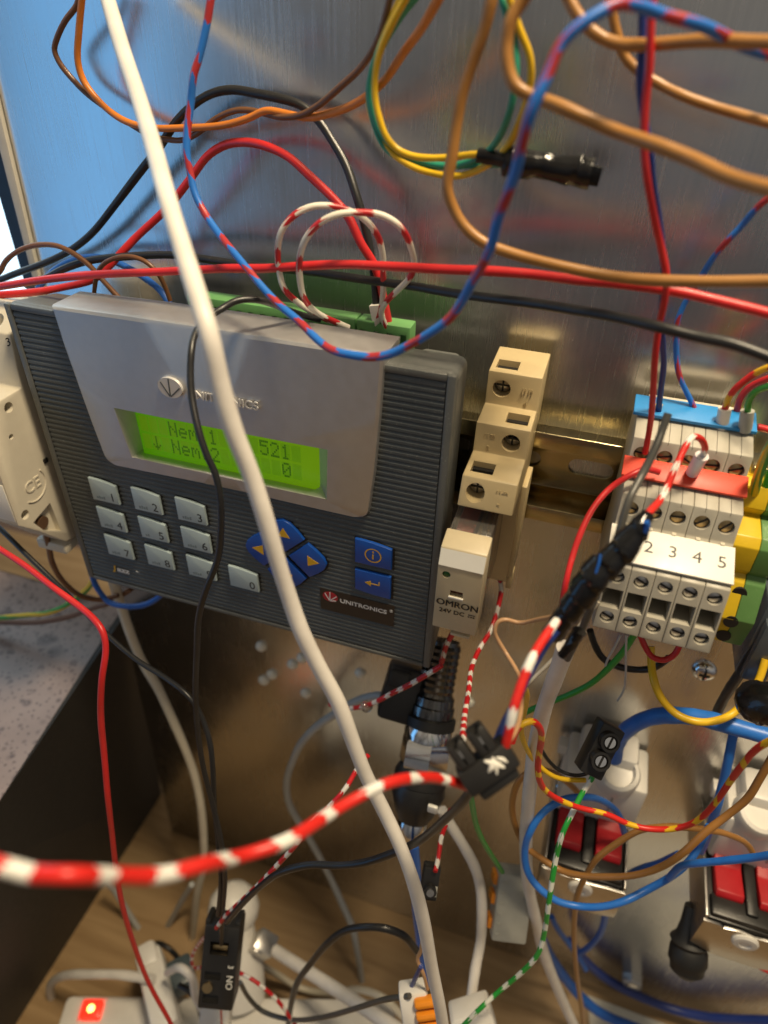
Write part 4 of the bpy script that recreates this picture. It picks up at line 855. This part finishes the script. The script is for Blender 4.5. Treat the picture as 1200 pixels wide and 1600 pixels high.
fm = frame(A(930, 272, 40), A(950, 276, 40), A(930, 250, 40)); mb = MB(); mb.box((-.3, -.3, .2), (3.2, 4.2, 1.4), .3, fm); mb.build('loose_tape_end', M['tape'], t)
W('wire', 'orange brown wire dropping then sweeping right above the terminals', 'w_brown', 2.5, [(772, -20), (766, 5), (755, 50), (740, 95), (722, 150), (712, 195), (705, 250), (700, 290), (708, 325), (725, 355), (755, 377), (800, 396), (860, 413), (930, 427), (1000, 436), (1100, 441), (1230, 439)], [50, 50, 52, 54, 56, 60], group=B1)
W('wire', 'thick orange brown wire crossing diagonally under the striped loop', 'w_brown', 2.45, [(828, -20), (815, 5), (800, 30), (790, 70), (793, 110), (808, 135), (835, 150), (860, 162), (900, 178), (960, 202), (1020, 225), (1080, 250), (1140, 275), (1230, 302)], [62, 64, 68, 76, 90], group=B1)
W('wire', 'orange brown wire running level along the top right', 'w_brown', 2.4, [(882, -20), (890, 0), (905, 25), (925, 50), (950, 65), (980, 69), (1030, 68), (1100, 65), (1150, 64), (1230, 67)], [48, 50, 56, 62], group=B1)
W('wire', 'orange brown wire behind the red and blue pair at the top right', 'w_brown', 2.1, [(953, -15), (957, 30), (968, 65), (978, 90), (995, 110), (1030, 131), (1070, 150), (1120, 170), (1230, 200)], [36, 36, 40, 46], group=B1)
W('wire', 'red wire hanging beside the dark blue wire to the terminals', 'w_red', 1.6, [(1021, -20), (1018, 40), (1014, 100), (1008, 160), (1008, 220), (1010, 270), (1015, 310), (1025, 350), (1035, 390), (1041, 430), (1038, 465), (1030, 510), (1024, 560), (1020, 610), (1016, 660), (1012, 690), (1008, 708)], [54, 54, 54, 50, 46, 37])
W('wire', 'dark blue wire hanging down to the blue strip', 'w_navy', 1.6, [(1004, -20), (1003, 60), (1002, 130), (1005, 180), (1014, 235), (1020, 280), (1028, 330), (1033, 380), (1036, 430), (1035, 480), (1035, 530), (1036, 570), (1033, 605), (1028, 650)], [50, 50, 50, 44, 34, 26])
mb = MB(); mb.tube([A(1030, 632, 26), A(1028, 642, 25.5), A(1027, 652, 25)], 1.0, 12, 4); tag(mb.build('ferrule', M['w_yellow']), 'yellow ferrule on the dark blue wire', 'ferrule')
W('striped_wire', 'blue and red striped wire curving down to the blue strip', 's_br', 1.55, [(1230, 298), (1200, 312), (1180, 328), (1160, 350), (1140, 373), (1120, 397), (1100, 425), (1085, 450), (1070, 475), (1060, 500), (1056, 530), (1056, 555), (1062, 585), (1072, 610), (1082, 635), (1092, 662)], [30, 26, 22, 22, 22])
W('striped_wire', 'red and yellow wire entering the white ferrule', 's_ry', 1.8, [(1240, 565), (1200, 575), (1175, 586), (1155, 601), (1140, 621), (1132, 642)], [34, 30, 27])
W('wire', 'dark red wire behind the white ferrule', 'w_red', 1.8, [(1240, 580), (1200, 590), (1172, 605), (1156, 625), (1150, 655)], [26, 22, 20])
W('wire', 'green wire entering the grey ferrule', 'w_lime', 1.7, [(1240, 595), (1200, 604), (1182, 612), (1171, 626), (1168, 645)], [36, 32, 28])
mb = MB(); mb.tube([A(1133, 638, 27), A(1130, 652, 27), A(1127, 668, 26.5)], 1.75, 16, 4); tag(mb.build('ferrule', M['white']), 'white ferrule standing behind the blue strip', 'ferrule')
mb = MB(); mb.tube([A(1168, 642, 28), A(1166, 655, 28), A(1164, 672, 27.5)], 1.8, 16, 4); tag(mb.build('ferrule', M['greyp']), 'grey ferrule at the right end of the blue strip', 'ferrule')
W('wire', 'short red wire at the right edge beside the grey ferrule', 'w_red', 2.0, [(1240, 680), (1205, 673), (1183, 667)], [24, 24])
W('striped_wire', 'yellow and green wire bending into the earth terminal', 's_gy', 2.6, [(1235, 660), (1205, 695), (1190, 730), (1180, 765), (1176, 785)], [46, 44, 40, 34])
W('wire', 'yellow wire stub beside the red strip', 'w_yellow', 2.6, [(1173, 738), (1170, 755), (1167, 775), (1165, 788)], [30, 30])
W('wire', 'green wire at the right edge above the earth terminal', 'w_lime', 2.0, [(1235, 700), (1205, 735), (1195, 780), (1198, 830)], [36, 34])

# loops into the green connector
W('striped_wire', 'left white and red striped loop above the green connector', 's_wr', 1.75, [(532, 506), (515, 500), (490, 490), (465, 473), (445, 450), (436, 425), (433, 395), (440, 362), (458, 338), (485, 324), (515, 321), (545, 328), (572, 345), (590, 370), (598, 400), (600, 430), (598, 460), (593, 490), (586, 512)], [30, 40, 42, 36, 30, 26])
W('striped_wire', 'right white and red striped loop above the green connector', 's_wr', 1.75, [(545, 512), (520, 502), (495, 488), (475, 465), (468, 440), (468, 410), (477, 375), (497, 350), (525, 336), (560, 331), (595, 336), (625, 355), (642, 385), (648, 415), (640, 435), (622, 452), (605, 470), (596, 490), (606, 515)], [30, 44, 46, 40, 32, 26])
mb = MB(); mb.tube([A(590, 474, 24), A(594, 494, 24), A(599, 514, 24)], 2.9, 4, 4); tag(mb.build('cable_tag', M['paper']), 'white sleeve where the red and black wires meet the green connector', 'sleeve')

# big foreground cables
W('cable', 'thick white cable hanging across the front of the controller', 'w_white', 4.0, [(160, -30), (175, 20), (193, 80), (215, 150), (240, 230), (262, 310), (285, 385), (305, 450), (325, 520), (345, 600), (365, 670), (390, 740), (415, 810), (433, 870), (450, 930), (470, 985), (500, 1045), (528, 1095), (548, 1150), (570, 1210), (600, 1265), (625, 1320), (645, 1380), (662, 1440), (675, 1510), (690, 1590), (695, 1640)], [14, 50, 90, 106, 108, 110, 112, 116, 124, 130], 'cable', seg=18)
W('wire', 'thin black wire hanging in front of the display', 'w_black', 1.9, [(500, 500), (460, 488), (430, 476), (400, 469), (370, 470), (345, 482), (325, 497), (306, 522), (298, 550), (297, 585), (300, 620), (311, 675), (323, 710), (336, 742), (345, 782), (346, 824), (339, 875), (322, 921), (311, 965), (307, 1020), (305, 1080), (309, 1140), (318, 1200), (332, 1255), (344, 1310), (352, 1370), (348, 1430), (346, 1475)], [34, 54, 76, 86, 90, 94, 98, 104, 112, 118])
W('wire', 'black wire slanting behind the red wire at lower left', 'w_black', 1.9, [(-30, 800), (0, 826), (37, 862), (94, 918), (161, 985), (213, 1030), (253, 1057), (287, 1080), (303, 1097), (317, 1127), (328, 1160), (333, 1200), (335, 1260), (340, 1310), (345, 1370), (341, 1430)], [60, 70, 84, 92, 104, 117])
W('wire', 'plain red wire hanging down the lower left', 'w_red', 2.1, [(-40, 832), (0, 858), (40, 885), (80, 915), (120, 945), (148, 968), (161, 988), (164, 1015), (160, 1060), (158, 1120), (162, 1180), (168, 1240), (175, 1300), (181, 1355), (190, 1410), (210, 1480), (235, 1540), (265, 1595), (285, 1640)], [84, 96, 110, 120, 128, 136])
W('striped_wire', 'thick red and white striped wire across the lower left foreground', 's_rw', 2.25, [(-60, 1345), (0, 1355), (50, 1363), (110, 1368), (180, 1370), (250, 1365), (320, 1352), (380, 1338), (440, 1315), (480, 1295), (520, 1270), (560, 1245), (600, 1225), (650, 1215), (690, 1218), (735, 1230)], [192, 189, 180, 166, 148, 128], seg=16)
W('striped_wire', 'red and white striped wire rising from the connector to the tape', 's_rw', 2.1, [(790, 1165), (797, 1140), (804, 1105), (815, 1065), (830, 1030), (848, 1002), (870, 970)], [124, 120, 112, 100])
W('wire', 'dark blue wire beside the striped wire above the black connector', 'w_navy', 1.9, [(775, 1160), (790, 1128), (808, 1090), (828, 1050), (850, 1015), (870, 985)], [120, 108, 98])
W('striped_wire', 'red and white striped jumper bent over into the white sleeve', 's_rw', 1.75, [(1092, 728), (1098, 712), (1101, 697), (1095, 685), (1083, 684), (1070, 697), (1060, 720), (1050, 745), (1042, 762), (1030, 782), (1015, 800), (1000, 820)], [40, 48, 58, 72, 84])
mb = MB(); mb.tube([A(1097, 712, 43), A(1090, 724, 42), A(1082, 738, 40)], 1.8, 14, 4); tag(mb.build('ferrule', mat('milky_sleeve', (.72, .68, .68), .25)), 'milky white sleeve on the striped jumper above the red strip', 'ferrule')
t = thing('taped_splice', 'glossy black tape bundle slanting across the terminal labels', 'taped splice', A(860, 1000, 92))
mb = MB(); mb.tube([A(1013, 800, 84), A(1000, 822, 86), A(975, 855, 88), (A(950, 882, 90)), A(925, 905, 92)], lambda q: 1.2 + 2.0 * min(1, q * 2.2) , 18, 9, .05, 4); mb.build('upper_wrap', M['tape'], t)
mb = MB(); mb.tube([A(945, 875, 91), A(925, 905, 93), A(905, 935, 94), A(885, 962, 95), A(862, 992, 96)], lambda q: 3.0 + .45 * math.sin(q * 5) , 18, 9, .05, 4.5); mb.build('lower_wrap', M['tape'], t)
mb = MB(); mb.tube([A(905, 985, 90), A(893, 1005, 91), A(878, 1025, 92)], lambda q: 1.8 - .6 * q, 10, 4, .2); mb.build('loose_tape_end', M['tape'], t)
mb = MB(); mb.tube([A(1010, 815, 88), A(1012, 822, 88), A(1008, 831, 88)], .6, 10, 5); mb.build('blue_core', M['w_blue'], t)
mb = MB(); mb.tube([A(938, 866, 93), A(936, 880, 94), A(930, 898, 95)], .28, 8, 5); mb.build('blue_strand', M['w_blue'], t)
W('wire', 'stiff dark grey wire sticking up past the blue strip', 'w_dkgrey', 1.9, [(1044, 646), (1036, 670), (1022, 702), (1003, 742), (985, 780), (972, 815), (962, 850), (948, 895), (932, 930), (912, 975), (897, 1008), (886, 1030)], [58, 66, 76, 80, 80, 80])
W('wire', 'red wire curving from the red strip down behind the tape', 'w_red', 1.7, [(1030, 738), (1010, 733), (985, 742), (955, 762), (930, 790), (910, 825), (895, 865), (886, 905), (880, 940), (878, 985)], [44, 50, 60, 70, 74])
W('cable', 'white sheathed cable dropping from the tape bundle', 'w_white', 5.0, [(884, 1012), (868, 1055), (851, 1105), (839, 1155), (830, 1205), (825, 1260), (822, 1320), (825, 1380), (835, 1430), (850, 1490), (872, 1545), (905, 1620)], [78, 72, 66, 62, 62, 66], 'cable', seg=18)
W('wire', 'thin tan wire looping from the tape beside the relay', 'w_tan', 1.2, [(890, 950), (868, 962), (838, 968), (812, 973), (790, 969), (777, 972), (773, 985), (778, 1000), (791, 1021), (804, 1042), (814, 1065), (817, 1085), (813, 1112), (806, 1140), (792, 1165)], [88, 80, 84, 96, 118])
W('wire', 'short cream wire crossing behind the white cable', 'w_cream', 1.2, [(935, 940), (915, 965), (890, 1000), (867, 1027), (845, 1048), (820, 1072)], [66, 70, 76])
W('wire', 'yellow wire curving to the small black connector', 'w_yellow', 1.7, [(814, 1060), (822, 1082), (820, 1107), (815, 1140), (822, 1167), (837, 1193), (860, 1210), (883, 1218), (915, 1219)], [86, 78, 70, 64])
W('striped_wire', 'red and yellow striped wire sagging across the red levers', 's_ry', 1.95, [(800, 1160), (806, 1143), (816, 1132), (830, 1128), (842, 1134), (847, 1152), (842, 1180), (840, 1207), (850, 1233), (873, 1250), (907, 1262), (947, 1272), (980, 1287), (1013, 1295), (1053, 1295), (1087, 1283), (1117, 1257), (1140, 1223), (1160, 1193), (1183, 1170), (1230, 1145)], [96, 84, 74, 72, 74, 80])
W('wire', 'bright green wire behind the white sheathed cable', 'w_lime', 2.2, [(800, 1128), (822, 1113), (850, 1101), (880, 1089), (920, 1070), (950, 1045), (975, 1018), (995, 985)], [40, 40, 44])
W('striped_wire', 'green and white striped wire running down to the bottom edge', 's_gw', 1.9, [(932, 1200), (922, 1220), (909, 1240), (895, 1270), (880, 1300), (868, 1340), (862, 1380), (857, 1420), (850, 1460), (840, 1490), (815, 1520), (780, 1550), (750, 1575), (715, 1612)], [64, 80, 90, 98, 112])
W('wire', 'thin black wire at the small black connector', 'w_black', 1.3, [(845, 1170), (858, 1190), (875, 1204), (895, 1211), (912, 1210), (925, 1203)], [64, 63])
W('pneumatic_tube', 'thick blue tube arching into the white housing', 'w_ltblue', 6.0, [(960, 1185), (965, 1163), (975, 1145), (993, 1130), (1017, 1121), (1040, 1118), (1067, 1118), (1100, 1123), (1133, 1131), (1167, 1141), (1250, 1165)], [26, 36, 40, 42], 'tube', seg=18)
W('wire', 'blue wire dropping from the thick blue tube', 'w_ltblue', 3.2, [(1150, 1130), (1145, 1155), (1140, 1180), (1130, 1220), (1120, 1260), (1108, 1298), (1095, 1330)], [36, 42, 46, 40])
W('wire', 'yellow wire hanging in an arc over the thick blue tube', 'w_yellow', 2.6, [(1017, 1010), (1018, 1035), (1021, 1062), (1033, 1092), (1057, 1115), (1085, 1127), (1115, 1127), (1145, 1115), (1170, 1090), (1186, 1060), (1196, 1030)], [34, 46, 50, 40, 30])
W('cable', 'black cable slanting behind the yellow arc', 'w_black', 3.6, [(1195, 1000), (1175, 1025), (1150, 1060), (1130, 1092), (1115, 1125)], [28, 24, 18], 'cable')
mb = MB(); mb.tube([A(1165, 1105, 52), A(1180, 1098, 54), A(1200, 1100, 56), A(1240, 1112, 58)], lambda q: 3.0 + 3.6 * min(1, q * 3), 16, 5, .12); tag(mb.build('taped_splice', M['tape']), 'black taped lump at the right edge beside the yellow arc', 'taped splice')
W('wire', 'dark red wire hooping below the terminal blocks', 'w_red', 1.9, [(1000, 992), (1008, 1012), (1020, 1026), (1037, 1031), (1052, 1024), (1062, 1008), (1066, 990)], [44, 48, 44])
W('wire', 'black wire hooping below the terminal blocks', 'w_black', 2.4, [(922, 985), (930, 1010), (945, 1030), (970, 1043), (1000, 1047), (1025, 1042), (1045, 1028)], [34, 34, 36])
W('wire', 'thin clear strand hanging below the first terminals', 'w_grey', .7, [(970, 992), (962, 1010), (950, 1030), (946, 1040)], [58, 54])
W('wire', 'second thin clear strand below the terminals', 'w_grey', .7, [(979, 992), (978, 1020), (977, 1050), (975, 1078), (965, 1095)], [58, 50])
W('wire', 'orange brown loop below the small black connector', 'w_brown', 2.5, [(905, 1240), (890, 1225), (865, 1208), (838, 1203), (815, 1214), (803, 1242), (800, 1270), (808, 1300), (823, 1323), (847, 1343), (877, 1360), (910, 1368), (950, 1371), (987, 1368), (1027, 1357), (1067, 1333), (1103, 1300), (1133, 1277), (1167, 1247), (1187, 1217), (1220, 1160)], [42, 56, 66, 70, 72, 64, 60], group='orange brown wires at the lower right')
W('wire', 'orange brown wire dropping from the red levers to the bottom edge', 'w_brown', 2.4, [(1100, 1296), (1060, 1292), (1030, 1292), (1000, 1298), (960, 1320), (933, 1340), (917, 1367), (903, 1397), (897, 1433), (897, 1480), (903, 1533), (908, 1567), (916, 1630)], [60, 60, 64, 60, 52], group='orange brown wires at the lower right')
W('wire', 'brown wire ending at the lower right red lever', 'w_brown', 2.2, [(1092, 1300), (1115, 1298), (1145, 1306), (1165, 1318), (1178, 1335)], [58, 46], group='orange brown wires at the lower right')
W('wire', 'blue loop round the left bracket unit', 'w_ltblue', 2.7, [(975, 1300), (967, 1275), (953, 1258), (933, 1248), (910, 1245), (883, 1248), (857, 1263), (840, 1280), (828, 1300), (820, 1323), (822, 1350), (830, 1373), (847, 1393), (873, 1408), (907, 1417), (940, 1417), (973, 1408), (1013, 1390), (1053, 1367), (1077, 1345), (1095, 1318), (1108, 1290)], [34, 56, 70, 78, 76, 64, 50])
W('wire', 'blue wire crossing the lower right red lever', 'w_ltblue', 2.6, [(1045, 1372), (1065, 1354), (1090, 1348), (1130, 1345), (1180, 1340), (1240, 1330)], [66, 70, 74])
W('wire', 'dark blue wire curving down behind the blue loop', 'w_blue', 3.2, [(1060, 1335), (1030, 1350), (1000, 1357), (973, 1373), (957, 1390), (947, 1410), (945, 1433), (937, 1460), (920, 1480), (900, 1492)], [44, 36, 30, 26])
W('pneumatic_tube', 'blue tube bending along the bottom right of the plate', 'w_blue', 5.6, [(848, 1470), (862, 1498), (883, 1530), (910, 1560), (940, 1583), (990, 1606), (1060, 1630), (1200, 1660)], [30, 34, 34], 'tube', seg=16)
W('pneumatic_tube', 'dark blue tube lying against the bottom right of the plate', 'w_navy', 5.4, [(890, 1470), (905, 1490), (926, 1513), (955, 1534), (1000, 1557), (1050, 1577), (1100, 1588), (1150, 1593), (1240, 1596)], [6, 5, 5], 'tube', seg=16)
W('wire', 'blue wire running into the lower blue tube', 'w_blue', 3.0, [(862, 1432), (872, 1452), (888, 1474), (905, 1498), (915, 1515)], [20, 14])
W('wire', 'red wire peeking out under the lower right bracket', 'w_red', 2.4, [(1172, 1490), (1180, 1505), (1200, 1518), (1240, 1528)], [36, 40])
# relay-side thin striped wires
W('striped_wire', 'thin red and white striped wire dropping from the relay', 's_rwt', 1.7, [(778, 893), (783, 920), (780, 945), (774, 965), (766, 985), (750, 1012), (738, 1042), (732, 1080), (726, 1112), (723, 1155)], [26, 34, 50, 78, 112])
W('striped_wire', 'short red and white wire under the relay cap', 's_rwt', 2.0, [(716, 970), (709, 985), (702, 998), (697, 1012), (690, 1035)], [48, 44])
W('striped_wire', 'thin red and white wire running from the controller underside', 's_rwt', 2.0, [(690, 1040), (665, 1055), (640, 1070), (610, 1085), (590, 1095), (570, 1103), (550, 1107), (536, 1107), (515, 1100)], [50, 52, 50, 44])
mb = MB(); c = A(573, 1104, 50); mb.lathe(c, c + Vector((1, 0, .3)), [(-2.5, .6), (-1.5, 2.0), (0, 2.6), (1.5, 1.9), (2.5, .5)], 14); tag(mb.build('glue_blob', M['clear']), 'clear glue blob on the thin striped wire', 'glue')
W('striped_wire', 'thin red and white wire running down to the contact block', 's_rwt', 1.75, [(575, 1180), (556, 1206), (543, 1227), (527, 1247), (507, 1267), (483, 1290), (463, 1320), (443, 1340), (423, 1363), (400, 1387), (377, 1407), (353, 1430), (338, 1450)], [84, 96, 108, 114, 118])
W('striped_wire', 'thin red and white wire looping left of the contact block', 's_rwt', 1.7, [(342, 1448), (323, 1463), (307, 1480), (299, 1497), (302, 1512), (320, 1510)], [112, 104, 108])
W('striped_wire', 'thin red and white wire leaving the contact block to the right', 's_rwt', 1.8, [(370, 1518), (395, 1530), (420, 1550), (440, 1572), (455, 1592), (475, 1620)], [112, 116])
W('striped_wire', 'thin red and white wire into the tiny black connector', 's_rwt', 1.7, [(704, 1265), (698, 1285), (690, 1310), (685, 1340), (680, 1362)], [70, 84, 96])
W('wire', 'thin red wire below the contact block', 'w_red', 1.0, [(345, 1560), (346, 1580), (347, 1620)], [124, 126])
W('cable', 'thick black cable from the two pole connector to the contact block', 'w_black', 2.4, [(740, 1228), (725, 1250), (700, 1278), (673, 1300), (647, 1317), (607, 1337), (567, 1348), (527, 1352), (483, 1352), (440, 1362), (413, 1380), (380, 1410), (355, 1440)], [122, 116, 116, 118, 118], 'cable')
W('cable', 'black cable hooping up at the bottom centre', 'w_black', 3.0, [(655, 1490), (648, 1480), (630, 1462), (600, 1450), (570, 1448), (540, 1455), (510, 1475), (485, 1505), (465, 1535), (455, 1570), (448, 1625)], [96, 100, 104, 108], 'cable')
W('wire', 'dark grey wire curving along the bottom edge', 'w_dkgrey', 2.2, [(640, 1556), (625, 1557), (600, 1562), (560, 1575), (500, 1590), (450, 1593), (410, 1580), (390, 1560), (375, 1535)], [118, 116, 114])
W('wire', 'thin tan and blue wire end by the orange levers', 'w_tan', 1.4, [(660, 1460), (657, 1485), (652, 1500), (662, 1520), (668, 1545)], [108, 114])
W('wire', 'dark blue wire entering the orange lever connector', 'w_navy', 1.7, [(658, 1510), (648, 1530), (640, 1550), (638, 1580), (640, 1610)], [112, 118])
W('pneumatic_tube', 'blue tube standing beside the tiny black connector', 'w_blue', 4.2, [(646, 1320), (649, 1360), (651, 1410), (656, 1455), (661, 1495), (670, 1535)], [80, 86, 92], 'tube')
W('cable', 'grey cable curving down below the controller', 'w_grey', 4.0, [(605, 1088), (593, 1087), (560, 1094), (527, 1113), (493, 1137), (470, 1163), (457, 1190), (448, 1217), (450, 1247), (460, 1273), (477, 1300), (500, 1340), (520, 1380), (537, 1417), (550, 1447), (557, 1480), (563, 1513), (567, 1553), (572, 1630)], [26, 24, 20, 24, 44, 60], 'cable', seg=16)
W('cable', 'white cable bowing right of the tiny black connector', 'w_white', 4.6, [(690, 1265), (703, 1287), (727, 1327), (743, 1357), (752, 1393), (753, 1433), (750, 1473), (743, 1513), (735, 1570)], [52, 60, 72, 92], 'cable', seg=16)
W('cable', 'white cable hanging from the lower left corner of the controller', 'w_cream', 4.6, [(176, 905), (185, 935), (205, 995), (226, 1040), (245, 1072), (270, 1125), (290, 1172), (305, 1215), (314, 1258), (317, 1300), (318, 1350), (308, 1400), (302, 1450), (297, 1487), (293, 1520), (297, 1553), (312, 1600)], [28, 32, 40, 48, 60, 78], 'cable', seg=16)
W('wire', 'green wire dropping into the grey lever connector', 'w_lime', 2.0, [(735, 1240), (738, 1262), (745, 1290), (755, 1315), (770, 1340), (785, 1362)], [86, 74, 62])
# power strip leads
W('cable', 'white flex looping beside the power strip', 'w_white', 5.0, [(240, 1530), (220, 1527), (187, 1523), (147, 1522), (110, 1523), (87, 1530), (78, 1543), (83, 1563), (97, 1583), (120, 1625)], [110, 118, 124], 'cable', seg=16)
W('cable', 'second white flex at the bottom left corner', 'w_white', 4.4, [(48, 1540), (57, 1567), (67, 1583), (95, 1600), (130, 1625)], [112, 120], 'cable', seg=16)
W('cable', 'blurred grey cable left of the red wire crossing', 'w_grey', 3.8, [(166, 1372), (190, 1410), (215, 1448), (236, 1480), (250, 1530)], [62, 72], 'cable')
W('cable', 'blurred grey cable slanting up beside the white cable', 'w_grey', 3.8, [(300, 1382), (285, 1405), (265, 1442), (247, 1476), (240, 1510)], [52, 66], 'cable')
W('cable', 'black lead hooping beside the white mains plug', 'w_black', 3.4, [(232, 1515), (231, 1490), (238, 1478), (250, 1474), (268, 1486), (285, 1508), (295, 1535)], [78, 84], 'cable')
W('cable', 'white lead running over the power strip to the adapter', 'w_white', 4.2, [(262, 1520), (285, 1512), (300, 1528), (306, 1560), (330, 1592), (365, 1618)], [108, 114, 122], 'cable', seg=16)
W('cable', 'dark lead from the slate insert of the mains plug', 'w_black', 3.2, [(280, 1540), (300, 1552), (312, 1575), (318, 1620)], [112, 118], 'cable')
W('cable', 'cream lead lying behind the contact block', 'w_cream', 4.0, [(395, 1500), (430, 1520), (470, 1545), (520, 1552), (560, 1545), (600, 1560), (640, 1600)], [70, 66, 74], 'cable', seg=16)
# wires below the controller's lower left corner
W('striped_wire', 'yellow and green wire under the left end of the controller', 's_gy', 2.6, [(-30, 968), (0, 966), (37, 962), (75, 957), (101, 947), (124, 932), (142, 914), (150, 895)], [36, 34, 30])
W('wire', 'brown wire beneath the yellow and green wire', 'w_dkbrown', 2.6, [(-30, 973), (0, 973), (56, 972), (105, 964), (150, 949), (175, 940), (205, 920)], [34, 30, 26])
W('wire', 'brown wire dropping from the circuit breaker', 'w_dkbrown', 2.4, [(72, 835), (76, 855), (82, 880), (101, 912), (127, 931), (157, 937), (185, 930)], [52, 44, 32])
W('wire', 'blue wire hooping under the left corner of the controller', 'w_blue', 2.6, [(143, 890), (147, 908), (155, 925), (170, 940), (195, 947), (221, 947), (244, 936), (258, 922)], [32, 36, 30])
print('objects', len(bpy.data.objects), 'tris', sum(len(o.data.polygons) for o in bpy.data.objects if o.type == 'MESH'))
